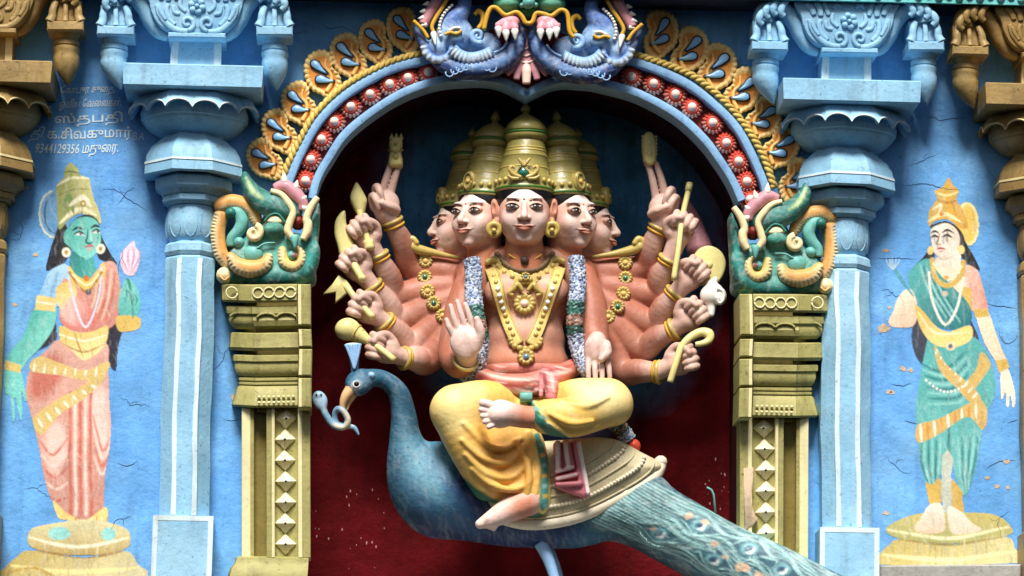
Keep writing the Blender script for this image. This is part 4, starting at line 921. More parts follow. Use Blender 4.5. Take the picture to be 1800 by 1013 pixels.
def body_paint(p):
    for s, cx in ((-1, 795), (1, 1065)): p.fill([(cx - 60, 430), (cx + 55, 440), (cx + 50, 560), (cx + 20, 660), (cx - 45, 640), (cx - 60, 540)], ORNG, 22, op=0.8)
    p.fill([(880, 620), (925, 600), (975, 620), (1000, 660), (850, 660)], (208, 128, 94), 18, op=0.7)
    p.fill([(870, 490), (925, 470), (980, 490), (975, 560), (925, 590), (875, 560)], (214, 166, 142), 20)
    p.fill([(895, 425), (950, 425), (956, 452), (890, 452)], (214, 140, 100), 8, op=.8)
    for ARM in (LARM, RARM):
        for (ex, ey), (wx, wy) in ARM:
            hx, hy = wx + (wx - ex) * .45, wy + (wy - ey) * .45
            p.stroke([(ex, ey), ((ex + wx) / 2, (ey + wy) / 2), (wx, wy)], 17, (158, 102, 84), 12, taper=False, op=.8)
            p.fill([(hx - 40, hy - 40), (hx + 40, hy - 40), (hx + 40, hy + 34), (hx - 40, hy + 34)], PALE, 14, op=.9)
    p.id[:] = np.where(p.d > 44, 1, -1)
    for x, y in ((818, 585), (1055, 635)): p.fill([(x - 34, y - 60), (x + 34, y - 60), (x + 36, y + 44), (x - 34, y + 44)], (230, 200, 190), 10, only=[1], op=.95)
    p.id[:] = -1
    for x, y in ((680, 330), (1160, 330)): p.fill([(x - 32, y - 60), (x + 34, y - 60), (x + 34, y + 50), (x - 34, y + 50)], PALE, 12)
    p.brush(900, 21, 1.0, 1.0, .16, (8, 30), (1.5, 4), .2, False)
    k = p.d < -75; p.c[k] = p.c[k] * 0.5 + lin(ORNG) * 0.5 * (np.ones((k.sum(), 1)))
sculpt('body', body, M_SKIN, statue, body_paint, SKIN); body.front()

def ellq(cx, cy, rx, ry, n=16): a = np.arange(n) / n * 2 * math.pi; return np.c_[cx + np.cos(a) * rx, cy + np.sin(a) * ry]
# ---------------------------------------------------------------- head (built once, copied and turned for the other four)
HC = W(922, 385, -18)
hv = Vol(852, 992, 292, 476, -92, 64, 1.25)
hv.ell((922, 356, -28), (49, 58, 56), 0); hv.ell((922, 382, -8), (44.5, 47, 46), 8); hv.ell((922, 404, -2), (34, 26, 34), 12); hv.ell((922, 421, 18), (13, 9, 10), 9)
hv.cap((922, 415, -30), (922, 474, -34), 31, 34, 8)
for s in (-1, 1):
    hv.ell((922 + s * 23, 387, 17), (15, 15, 13), 9); hv.ell((922 + s * 21, 361, 47), (15, 8.5, 10), 6, sub=True)
    hv.ell((922 + s * 19, 350, 27), (13, 4, 9), 8)
    hv.ell((922 + s * 20.5, 362, 28), (13, 8, 9), 2); hv.ell((922 + s * 7, 383.5, 38), (5, 4.2, 6), 2.5)
    hv.ell((922 + s * 51, 370, -14), (8, 20, 11), 2.5, rot=s * 8); hv.ell((922 + s * 54, 366, -2), (4.5, 11, 7), 2, sub=True); hv.ell((922 + s * 49, 391, -10), (5, 9, 6), 2)
hv.tube([(922, 357, 35), (922, 369, 40), (922, 379, 44.5), (922, 382, 44.5)], [4.2, 4.6, 6.2, 5.4], 3.5)
hv.tube([(906, 397.6, 33), (914, 396.6, 37.5), (922, 397.6, 39.5), (930, 396.6, 37.5), (938, 397.6, 33)], [.8, 2.3, 2.3, 2.3, .8], 1.5); hv.tube([(910, 400, 34), (922, 402.6, 38.8), (934, 400, 34)], [.8, 3.3, .8], 1.5)
hv.tube([(903, 397.6, 36), (914, 398.8, 41), (922, 399.8, 42.6), (930, 398.8, 41), (941, 397.6, 36)], [0.9, 1.3, 1.3, 1.3, .9], 0.8, sub=True)
hv.ell((922, 391.5, 47), (2.6, 5, 3), 2, sub=True); hv.ell((922, 410.5, 42), (11, 3.5, 4), 4, sub=True)
def head_paint(p):
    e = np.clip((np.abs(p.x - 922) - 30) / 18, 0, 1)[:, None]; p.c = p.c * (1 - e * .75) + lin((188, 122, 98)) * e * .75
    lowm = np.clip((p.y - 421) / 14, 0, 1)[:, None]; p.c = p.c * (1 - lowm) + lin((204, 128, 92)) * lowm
    p.fill([(896, 334), (922, 326), (948, 334), (954, 346), (938, 348), (922, 347), (906, 348), (890, 346)], (242, 222, 212), 9)
    for y in (335, 340, 345): p.stroke([(900, y + 1), (922, y), (944, y + 1)], 1.0, (250, 244, 240), 1.2, op=.8)
    p.fill([(918, 354), (926, 354), (927, 376), (928, 382), (916, 382), (917, 376)], (246, 222, 210), 4, op=.7)
    for s in (-1, 1):
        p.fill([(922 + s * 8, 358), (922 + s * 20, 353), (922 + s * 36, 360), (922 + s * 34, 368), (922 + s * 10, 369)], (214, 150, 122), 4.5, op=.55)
        p.fill([(922 + s * 16, 376), (922 + s * 34, 376), (922 + s * 32, 395), (922 + s * 20, 396)], (244, 214, 204), 8)
        p.fill([(922 + s * 5, 387), (922 + s * 10, 386), (922 + s * 9, 390), (922 + s * 5, 390)], (120, 60, 46), 1.2)
    p.fill([(906, 398), (915, 395.2), (922, 396.4), (929, 395.2), (938, 398), (930, 403.6), (922, 405.2), (914, 403.6)], (206, 134, 112), 1.6)
    p.stroke([(902, 397.2), (913, 398.8), (922, 399.8), (931, 398.8), (942, 397.2)], .9, (120, 56, 46), .8, taper=False)
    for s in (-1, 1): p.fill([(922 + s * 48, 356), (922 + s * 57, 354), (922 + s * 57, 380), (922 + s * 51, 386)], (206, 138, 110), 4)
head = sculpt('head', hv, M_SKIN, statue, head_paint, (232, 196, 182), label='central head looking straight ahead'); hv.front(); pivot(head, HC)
hh = Vol(858, 986, 292, 420, -96, 48, 1.6); hh.ell((922, 352, -30), (53, 60, 58), 0); hh.ell((922, 379, 34), (41, 48.5, 62), 2, sub=True); hh.ell((922, 440, 0), (90, 40, 70), 2, sub=True)
sculpt('hair', hh, M_HAIR, head)
for s in (-1, 1):
    cx, cy = 922 + s * 20.5, 363.4; uu, vv = np.meshgrid(np.linspace(-1, 1, 25), np.linspace(-1, 1, 13)); x = cx + 12 * uu; up = 5.0 * (1 - np.abs(uu) ** 2.2); dn = 3.4 * (1 - np.abs(uu) ** 2)
    y = cy + np.where(vv < 0, vv * up, vv * dn) + 0.8 * uu * s * -1; d0 = float(hv.depth(cx, cy, 30)); d = d0 + 2.0 - 2.4 * uu ** 2 - 1.0 * vv ** 2 - 2.2 * (uu * s).clip(0)
    c = np.tile(lin((206, 196, 190)), (x.size, 1)); rr = np.hypot(x - cx, (y - cy + .6) * 1.0).ravel()
    k = rr < 5.6; c[k] = lin((96, 74, 60)); k = rr < 2.8; c[k] = lin((20, 16, 16)); k = (rr > 4.6) & (rr < 5.8); c[k] = lin((40, 30, 28)); k = np.hypot(x.ravel() - cx + 1.4, y.ravel() - cy + 2.2) < 1.3; c[k] = lin((250, 250, 250))
    n = 25; F = [(r * n + i, r * n + i + 1, (r + 1) * n + i + 1, (r + 1) * n + i) for r in range(12) for i in range(24)]
    part('eye', (W(x.ravel(), y.ravel(), d.ravel()), F), M_SKIN, head, True, c)
    lid = np.c_[x[0], y[0] - .4, d[0] + 1.2]; part('eyelid_line', tube(lid, np.interp(np.linspace(0, 1, 25), [0, .5, 1], [.5, 1.2, .6]), 6), M_HAIR, head)
    lid = np.c_[x[-1], y[-1] + .2, d[-1] + .6]; part('lower_lid_line', tube(lid, .7, 5), M_BROWN, head)
    br = cr([(922 + s * 9.5, 354), (922 + s * 17, 350.6), (922 + s * 25, 350.2), (922 + s * 31.5, 353)], 5); bd = np.array([float(hv.depth(a, b, 34)) for a, b in br]) - .4
    part('eyebrow', tube(np.c_[br, bd], np.interp(np.linspace(0, 1, len(br)), [0, .4, 1], [1.9, 1.9, .5]), 7, .5), M_BROW, head)
part('forehead_dot', ball((922, 351, float(hv.depth(922, 351, 38)) + .5), 2.4, 8, 5, .5), M_RED_L, head)
ca = W(922, 330, -24); CP = [(46, 334), (52, 332), (53.5, 328), (52.5, 324), (51, 322), (51.5, 318), (50.5, 310), (49, 306), (47, 303), (45, 300), (42, 284), (39.6, 272), (40.4, 270.5), (39, 269), (35, 254), (33, 246), (32, 243), (36, 240), (38.5, 235), (38, 229), (34, 226.5), (36.5, 225), (37, 221), (33.5, 214), (25, 207.5), (14, 203), (7, 200), (4, 198), (8, 195), (9.2, 191), (7, 186), (3, 182), (.5, 179)]
part('crown', lathe(ca[0], ca[1], [(r * U, W(922, y, -24 + r)[2]) for r, y in CP], 40), M_CROWN, head, edge=60)
for r, y in ((53.2, 326.5), (38.6, 229)): part('crown_line', lathe(ca[0], ca[1], [((r + .2) * U, W(922, y - 2.0, -24 + r)[2]), ((r + 1.1) * U, W(922, y, -24 + r)[2]), ((r + .2) * U, W(922, y + 2.0, -24 + r)[2])], 40), M_CRGRN, head)
for k in range(22):
    a = (k / 22) * 2 * math.pi; z = W(922, 314, 28)[2]; p = np.array([ca[0] + math.cos(a) * 51.5 * U, ca[1] + math.sin(a) * 51.5 * U, z])
    R = [np.stack([p[0] + np.cos(q) * rr * U, p[1] + np.sin(q) * rr * U, np.full(6, p[2] + hh_ * U)], 1) for rr, hh_ in ((.5, 5), (4, 3), (4.6, 0), (4, -3), (.5, -5)) for q in [np.arange(6) / 6 * 2 * math.pi]]
    part('crown_bead', rings(R), M_JEWEL, head)
for r, y in ((37.6, 262), (36.2, 257), (43.6, 291)): part('crown_ridge', lathe(ca[0], ca[1], [((r - .4) * U, W(922, y - 1.4, -24 + r)[2]), ((r + .9) * U, W(922, y, -24 + r)[2]), ((r - .4) * U, W(922, y + 1.4, -24 + r)[2])], 40), M_JEWEL, head)
fd = part('crown_disc', slab(cr(ellq(922, 308, 12, 18), 2, True), 8, 32, 3), M_JEWEL, head); fr_ = part('crown_disc_rim', tube(np.r_[np.c_[ellq(922, 308, 9, 14), np.full(16, 33.0)], [[931, 308, 33]]], 2.2, 6), M_CROWN, head); fj = part('crown_disc_gem', ball((922, 308, 33), 4.5, 8, 5, .6), M_ORANGE, head)
def earring(x, y):
    part('earring', join(ring3((x, y, 6), (0, 0.1, 1), 10, 5.2), ball((x, y + 2, 12), 5, 8, 5), ball((x, y - 14, 4), 4, 8, 5)), M_JEWEL, head)
heads = [head]
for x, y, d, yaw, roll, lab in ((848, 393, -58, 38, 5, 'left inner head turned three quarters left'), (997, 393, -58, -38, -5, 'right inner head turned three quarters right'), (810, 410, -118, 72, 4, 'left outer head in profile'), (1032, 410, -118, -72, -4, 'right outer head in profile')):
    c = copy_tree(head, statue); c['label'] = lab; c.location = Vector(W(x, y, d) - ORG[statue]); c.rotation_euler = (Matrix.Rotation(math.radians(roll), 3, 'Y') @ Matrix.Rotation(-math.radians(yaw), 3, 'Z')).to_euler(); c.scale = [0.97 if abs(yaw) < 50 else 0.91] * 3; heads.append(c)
for o in (fd, fr_, fj): bpy.data.objects.remove(o)
for o in ([(922, 284), (930, 297), (939, 305), (930, 312), (922, 318), (914, 312), (905, 305), (914, 297)],): part('crown_ornament', slab(cr(o, 4, True), 10, 30, 3), M_JEWEL, head)
for s in (-1, 1):
    for P, r in (([(926, 312), (938, 308), (946, 300), (944, 293), (937, 296)], 4), ([(922, 292), (928, 284), (932, 279)], 3.5), ([(930, 314), (942, 314), (950, 309)], 3.6)):
        P = [(922 + s * (a - 922), b) for a, b in P]; tp('crown_leaf', P, (r, r * .9, r * .6), 29, M_JEWEL, head)
part('crown_gem', slab([(922, 293), (932, 302), (922, 312), (912, 302)], 24, 35, 3, 1), M_GEMG, head)
earring(869, 404); earring(971, 404)

# ---------------------------------------------------------------- jewellery on the body
DB = lambda x, y, o=0.0: float(body.depth(x, y, 0)) + o
for ARM, s in ((LARM, -1), (RARM, 1)):
    for i, ((ex, ey), (wx, wy)) in enumerate(ARM):
        dz = -128 + i * 6 + 60; ax = (wx - ex, wy - ey, 30); br = part('bracelet', ring3((wx + (wx - ex) * .04, wy + (wy - ey) * .04, dz), ax, 18.5, 4.2), M_JEWEL, statue); part('bracelet_rim', ring3((wx - (wx - ex) * .07, wy - (wy - ey) * .07, dz - 3), ax, 18.6, 2.6), M_YEL, br)
part('bracelet', ring3((820, 634, 52), (0, -.6, 1), 20, 3.6), M_JEWEL, statue)
def flower_disc(name, x, y, r, gem, par, off=2.0, petals=12):
    d = DB(x, y, off); n = petals * 4; a = np.arange(n) / n * 2 * math.pi; t = .5 + .5 * np.cos(a * petals); c = R3(x, y, d); R = []
    for f, q in ((1, -6), (1, 2), (.85, 5), (.6, 6.5), (.5, 4), (.1, 4.5)): rr = r * f * (1 - .1 * (1 - t) * (f > .8)); R.append(w_of(np.stack([c[0] + np.cos(a) * rr, c[1] + np.sin(a) * rr, c[2] + q - 1.5 * (1 - t) * (f > .5)], 1)))
    o = part(name, rings(R), M_JEWEL, par); part('gem', ball((x, y, d + 4), r * .36, 10, 6, .8), gem, o); return o
for i, (x, y) in enumerate([(746, 459), (746, 487), (752, 512), (763, 533), (779, 555)]): flower_disc('medallion', x, y, 13.5, (M_ORANGE, M_GEMG)[i % 2], statue)
for i, (x, y) in enumerate([(1100, 461), (1100, 488), (1095, 515), (1084, 538), (1068, 557)]): flower_disc('medallion', x, y, 13.5, (M_ORANGE, M_GEMG)[i % 2], statue)
for s, c in ((1, 0), (-1, 1847)):
    X = lambda x: x if s > 0 else c - x
    wing = Vol(min(X(700), X(812)), max(X(700), X(812)), 412, 462, -120, -40, 2.0)
    wing.tube([(X(806), 452, -84), (X(770), 446, -84), (X(738), 440, -82), (X(722), 434, -80)], [3, 6, 9, 9], 0); wing.tube([(X(722), 434, -80), (X(716), 426, -78), (X(724), 420, -76), (X(731), 427, -74)], [8, 7, 6, 5], 2)
    sculpt('shoulder_ornament', wing, M_JEWEL, statue)
def drape(pts, off=2.0, step=4.0):
    P = resample(cr(pts, 8), step=step); return np.c_[P, [DB(x, y, off) for x, y in P]]
def smooth_d(P, k=5):
    d = np.convolve(np.pad(P[:, 2], k, mode='edge'), np.ones(2 * k + 1) / (2 * k + 1), 'valid'); P = P.copy(); P[:, 2] = np.maximum(d, P[:, 2] - 4); return P
ck = smooth_d(drape([(893, 448), (906, 456), (922, 460), (938, 456), (952, 448)], 1.5)); part('choker', tube(ck, 1.6, 6), M_YEL, statue); part('choker_bead', ball((921, 458, DB(921, 458, 4)), 8, 12, 7, .8), M_BROWN, statue)
cl = smooth_d(drape([(872, 446), (884, 462), (902, 474), (922, 477), (944, 473), (960, 461), (972, 446)], 2)); 
for k, q in enumerate(resample(cl, step=4.6)): part('collar_bead', ball(q, 5.4 if k % 2 else 4.8, 8, 5), M_COLLAR, statue)
def ribbon(P, w, th=3.0):
    """flat band with thickness laid on the front of the body"""
    nn = normals2(P); sec = [(-1, -2), (-1, th * .6), (-.7, th), (0, th * .8), (.7, th), (1, th * .6), (1, -2)]; m = len(P)
    R = [W(P[:, 0] + nn[:, 0] * a * w / 2, P[:, 1] + nn[:, 1] * a * w / 2, P[:, 2] + b) for a, b in sec]; R = [np.array([R[k][i] for k in range(len(sec))]) for i in range(m)]; return rings(R)
P = smooth_d(drape([(866, 458), (884, 478), (904, 489), (922, 492), (942, 488), (962, 477), (978, 458)], 2), 4); cpl = part('collar_plate', ribbon(P, 18, 3), M_PGOLD, statue)
for q in P[3:-2:4]: part('collar_rosette', ball((q[0], q[1], q[2] + 4), 5, 8, 5, .6), M_JEWEL, cpl)
for s in (-1, 1):
    P = smooth_d(drape([(922 + s * 62, 470), (922 + s * 50, 500), (922 + s * 38, 540), (922 + s * 24, 580), (922 + s * 10, 606)], 3), 4)
    rb = part('pectoral_band', ribbon(P, 20, 4), M_PGOLD, statue)
    for o_ in (-9, 9): Pn = P.copy(); Pn[:, :2] += normals2(P) * o_; Pn[:, 2] += 3; part('band_edge', tube(Pn, 1.8, 6), M_JEWEL, rb)
    for q in P[4:-3:3]: part('band_link', ball((q[0], q[1], q[2] + 4), 4.6, 7, 5, .7), M_WHITE if 505 < q[1] < 545 else M_JEWEL, rb)
    tp('pectoral_scroll', [(922 + s * 70, 462), (922 + s * 56, 456), (922 + s * 46, 462), (922 + s * 44, 474), (922 + s * 34, 482), (922 + s * 28, 476)], (5, 6, 5, 5, 5, 4), DB(922 + s * 50, 466, 6), M_JEWEL, statue)
    tp('pendant_curl', [(922 + s * 4, 512), (922 + s * 14, 500), (922 + s * 20, 508), (922 + s * 28, 516), (922 + s * 20, 520)], (3, 5, 5, 4, 3), DB(922 + s * 14, 508, 5), M_JEWEL, statue)
for k in range(9):
    a = math.pi * (k / 8); q = (924 + 26 * math.cos(a), 598 + 16 * math.sin(a)); part('pectoral_bead', ball((*q, DB(*q, 5)), 6, 8, 5), M_JEWEL, statue)
flower_disc('pendant', 922, 487, 9, M_GEMB, statue, 3, 8); flower_disc('pendant', 922, 534, 20, M_PINKW, statue, 3, 13); flower_disc('pendant', 926, 628, 15.5, M_GEMB, statue, 4, 10)
# thick bead garlands
def garland(pts, label):
    P = resample(cr(pts, 10), step=1.9); n = 34; T = len(P); k = np.arange(T)
    j = np.clip(rng.normal(0, 1.3, (T, n)), -2.5, 2.5); V = []
    TT = np.gradient(R3(P[:, 0], P[:, 1], P[:, 2]), axis=0); C = R3(P[:, 0], P[:, 1], P[:, 2]); col = []
    for i in range(T):
        t = TT[i] / np.linalg.norm(TT[i]); s = np.cross(t, [0, 0, 1.0]); s /= np.linalg.norm(s); b = np.cross(s, t); a = np.arange(n) / n * 2 * math.pi; r = 14.5 + j[i]
        if i in (0, T - 1): r = r * .55
        V.append(w_of(C[i] + (np.cos(a) * r)[:, None] * s + (np.sin(a) * r)[:, None] * b))
        f = i / T; base = np.array([(150, 176, 214), (206, 214, 226), (232, 234, 236), (84, 100, 140), (40, 46, 70)])
        if 0.38 < f < 0.48 or 0.56 < f < 0.63: base = np.array([(60, 120, 110), (30, 70, 70), (140, 180, 170), (24, 40, 44), (80, 130, 120)])
        elif 0.48 <= f <= 0.56: base = np.array([(150, 104, 92), (210, 170, 150), (70, 40, 40), (190, 180, 170), (40, 30, 34)])
        q = np.clip(((j[i] + 2.6) / 5.2 * 5).astype(int), 0, 4); order = np.array([4, 3, 0, 1, 2]); col.append(lin(base[order[q]]))
    return part('garland', rings(V), M_VC, statue, True, np.concatenate(col), label=label)
garland([(827, 452, -6), (831, 480, -2), (833, 520, 12), (838, 560, 26), (846, 600, 20), (840, 640, 12), (816, 672, -4)], 'blue and white bead garland over the left shoulder')
garland([(1013, 452, -6), (1014, 480, -2), (1013, 520, 6), (1011, 560, 10), (1014, 600, 6), (1024, 632, 16), (1040, 660, 30)], 'blue and white bead garland over the right shoulder')
gl = garland([(1070, 735, 20), (1092, 758, 14), (1104, 776, 10)], 'end of the bead garland behind the knee'); part('garland_tip', ball((1112, 784, 10), 13, 12, 8), M_RED_L, gl)

# ---------------------------------------------------------------- dhoti, sash and feet
dh = Vol(748, 1122, 655, 915, -70, 172, 2.2)
dh.poly([(770, 720), (800, 694), (850, 684), (900, 704), (935, 734), (958, 770), (970, 830), (971, 885), (950, 905), (920, 900), (870, 878), (838, 858), (806, 815), (782, 770)], -30, 78, 34, 40)
dh.tube([(905, 715, 6), (852, 708, 44), (802, 722, 76)], [30, 41, 43], 8); dh.tube([(800, 722, 76), (822, 780, 74), (858, 850, 62)], [43, 38, 30], 10)
dh.tube([(948, 718, 6), (1010, 706, 48), (1072, 708, 72)], [28, 38, 40], 8); dh.tube([(1072, 710, 74), (1010, 732, 104), (960, 733, 116)], [39, 36, 30], 10)
dh.ell((925, 722, 10), (70, 26, 44), 8)
for P in ([(815, 745), (850, 778), (885, 788), (915, 772)], [(812, 775), (850, 806), (892, 812), (922, 786)], [(818, 800), (856, 832), (900, 838), (932, 806)], [(830, 825), (868, 852), (912, 858), (944, 830)], [(905, 775), (925, 810), (930, 850), (925, 885)], [(930, 760), (942, 810), (944, 850), (940, 890)]):
    Q = np.array(P, float); dh.front(); dd = dh.depth(Q[:, 0], Q[:, 1], 60); dh.tube(np.c_[Q, dd + .5], [3, 5.5, 5.5, 3], 6)
for P in ([(965, 728), (1000, 744), (1040, 742)], [(962, 745), (1000, 760), (1050, 752)], [(985, 705), (1030, 715), (1070, 700)]):
    Q = np.array(P, float); dh.front(); dd = dh.depth(Q[:, 0], Q[:, 1], 100); dh.tube(np.c_[Q, dd + .5], [2, 5.5, 2], 6)
def dh_paint(p):
    p.brush(350, 22, 1.1, .6, .22, (10, 36), (1.5, 4), .3, False)
    p.fill([(760, 690), (830, 672), (850, 700), (810, 760), (770, 750)], (250, 226, 150), 16); p.fill([(1010, 670), (1080, 672), (1108, 700), (1080, 730), (1020, 700)], (252, 232, 164), 16)
    p.fill([(830, 770), (930, 780), (940, 860), (880, 850)], (238, 180, 92), 20, op=.7); p.fill([(960, 735), (1040, 745), (1060, 775), (990, 775)], (232, 184, 80), 14, op=.7)
    for P in ([(815, 752), (850, 785), (885, 795), (915, 779)], [(812, 782), (850, 813), (892, 819), (922, 793)], [(830, 832), (868, 859), (912, 865), (944, 837)]): p.stroke(P, 2.5, (214, 140, 60), 3, op=.7)
    g = (40, 116, 84); p.fill([(770, 830), (806, 832), (838, 858), (870, 876), (920, 893), (945, 896), (962, 880), (990, 900), (940, 930), (850, 900), (790, 850)], g, 2, sm=False)
    p.fill([(930, 762), (944, 756), (968, 800), (972, 890), (958, 905), (946, 900), (950, 830)], (244, 214, 120), 1.5, sm=False)
    p.fill([(938, 764), (946, 760), (962, 805), (966, 885), (956, 900), (950, 890), (952, 825)], (84, 160, 150), 1.2, sm=False)
    for k in range(7): y = 780 + k * 18; x = 947 + k * 1.6; p.fill([(x, y), (x + 9, y - 2), (x + 10, y + 5), (x + 1, y + 7)], (232, 196, 90) if k % 2 else (150, 206, 206), 1, sm=False)
    p.fill([(914, 688), (932, 684), (944, 714), (968, 744), (1000, 764), (1012, 776), (990, 782), (960, 768), (935, 742), (922, 715)], (246, 216, 130), 1.5, sm=False)
    p.fill([(918, 690), (930, 688), (940, 716), (964, 748), (998, 768), (990, 779), (962, 766), (938, 742), (926, 715)], (54, 134, 116), 1.5, sm=False)
    for k in range(4): p.fill([(924 + k * 10, 700 + k * 15), (934 + k * 10, 700 + k * 15), (938 + k * 11, 708 + k * 14), (928 + k * 11, 709 + k * 14)], (130, 190, 180), 1, sm=False)
sculpt('dhoti', dh, M_SKIN, statue, dh_paint, (232, 190, 98)); dh.front()
sv = Vol(806, 1034, 620, 720, -70, 104, 2.0); sv.tube([(832, 652, -20), (868, 672, 26), (925, 678, 40), (980, 662, 28), (1012, 646, -16)], [18, 19, 21, 19, 16], 0); sv.ell((925, 655, -50), (86, 28, 52), 8)
for q in ([(836, 648, -6), (880, 664, 42), (930, 672, 58), (972, 656, 46)], [(842, 664, -2), (890, 684, 42), (940, 688, 54), (980, 668, 46)], [(960, 654, 50), (985, 650, 34), (1008, 642, 0)], [(850, 658, 16), (890, 674, 46), (935, 680, 58)]): sv.tube(q, [4, 5, 5, 4][:len(q)], 2)
sv.tube([(962, 658, 54), (970, 678, 64), (968, 698, 70)], [12, 13, 10], 3); sv.tube([(956, 656, 54), (953, 674, 62), (950, 696, 68)], [5, 5, 4], 2)
def sash_paint(p):
    p.fill([(950, 650), (985, 650), (980, 700), (945, 700)], (206, 130, 132), 5)
    for k, P in enumerate(([(838, 648), (885, 664), (940, 670)], [(842, 658), (890, 676), (942, 680)], [(850, 668), (900, 688), (942, 690)], [(960, 652), (985, 648), (1008, 642)], [(966, 660), (990, 656), (1006, 652)], [(958, 656), (962, 690)], [(972, 656), (974, 690)])): p.stroke(P, 2.6, ((238, 204, 192), (150, 48, 44))[k % 2], 2.5, op=.8)
    for k in range(40): x, y = rng.uniform(840, 1000), rng.uniform(640, 690); p.stroke([(x, y), (x + 10, y + 3), (x + 20, y + 4)], 1.2, ((240, 214, 204), (146, 56, 50))[k % 2], 1.2, op=.6)
sculpt('waist_sash', sv, M_SKIN, statue, sash_paint, (196, 116, 100))
part('belt_clasp', pxbox(914, 690, 935, 704, 40, 84, 3), M_MINT, statue)
ft = Vol(832, 950, 690, 770, 70, 170, 1.6); ft.tube([(950, 735, 112), (920, 733, 122), (893, 727, 130), (872, 727, 132)], [20, 19, 20, 18], 0); ft.ell((878, 726, 130), (24, 25, 13), 6)
for x0, y0, x1, y1, r in ((862, 711, 848, 707, 8), (858, 721, 845, 719, 5.6), (859, 730, 848, 730, 5.4), (862, 738, 852, 740, 5.2), (867, 745, 859, 749, 4.8)): ft.cap((x0, y0, 136), (x1, y1, 138), r, r * .95, 1.5)
sculpt('foot', ft, M_SKIN, statue, lambda p: p.fill([(910, 700), (955, 700), (955, 770), (905, 770)], (214, 142, 112), 16), (240, 210, 200), label='bare foot folded across the lap')
f2 = Vol(826, 945, 862, 940, 20, 118, 1.8); f2.tube([(936, 880, 56), (900, 893, 66), (868, 910, 74), (843, 922, 78)], [25, 22, 15, 8], 0)
for k in range(4): f2.cap((856 + k * 5, 912 + k * 3, 84 - k * 6), (846 + k * 7, 922 + k * 2, 82 - k * 7), 6, 5, 1.5)
sculpt('foot', f2, M_SKIN, statue, lambda p: p.fill([(900, 870), (945, 865), (945, 915), (905, 915)], (212, 140, 112), 16), (240, 208, 196), label='bare foot hanging below the dhoti hem')
pz = Vol(964, 1046, 766, 884, 20, 104, 1.6); pz.poly([(973, 778), (1016, 774), (1028, 815), (1038, 868), (1030, 875), (1002, 866), (976, 856)], 24, 70, 6, 8, sm=False)
for A, B, r in (((980, 780), (980, 826), 6), ((993, 779), (998, 823), 6), ((1008, 779), (1020, 850), 5), ((1016, 778), (1033, 866), 4)): pz.cap((*A, 70), (*B, 70), r, r, 2)
for A, B, r in (((978, 830), (1006, 822), 4.5), ((979, 842), (1012, 834), 5), ((980, 852), (1018, 850), 4.5)): pz.cap((*A, 74), (*B, 74), r, r, 1.5)
def pleat_paint(p):
    for P, w, c in (([(980, 780), (980, 824)], 4, (244, 226, 220)), ([(994, 780), (999, 822)], 4, (244, 226, 220)), ([(1017, 780), (1034, 866)], 4, (246, 230, 226)), ([(978, 829), (1006, 821)], 2.6, (240, 214, 210)), ([(980, 842), (1012, 834)], 2.6, (236, 206, 204)), ([(987, 780), (989, 824)], 1.5, (150, 40, 56)), ([(1005, 780), (1012, 822)], 2, (150, 40, 56)), ([(978, 836), (1010, 828)], 1.6, (140, 36, 50)), ([(980, 847), (1014, 842)], 1.6, (140, 36, 50))): p.stroke(P, w, c, 1.4, sm=False, taper=False)
sculpt('sash_pleats', pz, M_SKIN, statue, pleat_paint, (206, 120, 130), label='pink pleated sash end hanging over the saddle')
M_RED2 = M_RED

# ---------------------------------------------------------------- things held in the hands
def held(name, label, base, group='weapons held by the statue'): return thing(name, label, 'weapon', base, group)
def at(key, a, b, w): return HP[key](a, b, w)
t = held('thunderbolt', 'gold crown-shaped emblem on the raised left two fingers', (697, 290, -50))
v = Vol(680, 716, 234, 296, -80, -20, 1.5); v.poly([(685, 290), (687, 262), (685, 250), (690, 240), (704, 240), (709, 250), (707, 264), (709, 290)], -72, -40, 8, 8); sculpt('body', v, M_WEAP, t)
for x in (689, 697, 705): part('prong', cone((x, 246, -50), (x, 234, -50), 4.5), M_WEAP, t)
part('band', tube(np.array([(684, 264, -44), (697, 267, -38), (710, 264, -44)]), 2, 6), M_JEWEL, t); part('lotus', ball((697, 276, -42), 7, 8, 5, .6), M_JEWEL, t); part('lotus', ball((697, 254, -42), 5.5, 8, 5, .6), M_JEWEL, t)
t = held('thunderbolt', 'gold beaded oblong emblem on the raised right two fingers', (1142, 288, -50))
part('body', slab(cr([(1131, 240), (1141, 230), (1151, 240), (1153, 276), (1146, 288), (1137, 288), (1131, 276)], 3, True), -72, -42, 4), M_WEAP, t)
for y in (251, 268): part('boss', ball((1141, y, -42), 5, 8, 5, .7), M_CREAM, t)
for k in range(8):
    for x in (1130, 1153): part('bead', ball((x + (k > 5) * (2 if x < 1140 else -2), 240 + k * 6, -50), 3, 6, 4), M_CREAM, t)
a = HP['L1']; t = held('spear', 'short cream spear with a leaf-shaped blade in the second left hand', (640, 420, -40))
sh = [(646, 430, -32), (640, 408, -34), (634, 384, -38), (632, 372, -40)]; part('shaft', tube(cr(sh, 4), 6, 8), M_WEAP, t); part('butt', tube(cr([(645, 424, -30), (649, 440, -28)], 3), (9, 10) if False else 9, 8), M_WEAP, t)
v = Vol(610, 652, 312, 386, -70, -20, 1.5); v.poly([(627, 319), (637, 332), (646, 350), (644, 362), (638, 380), (630, 380), (620, 362), (616, 348), (620, 332)], -56, -34, 10, 14); sculpt('blade', v, M_WEAP, t)
t = held('sword', 'curved cream sword raised in the third left hand', (630, 480, -30))
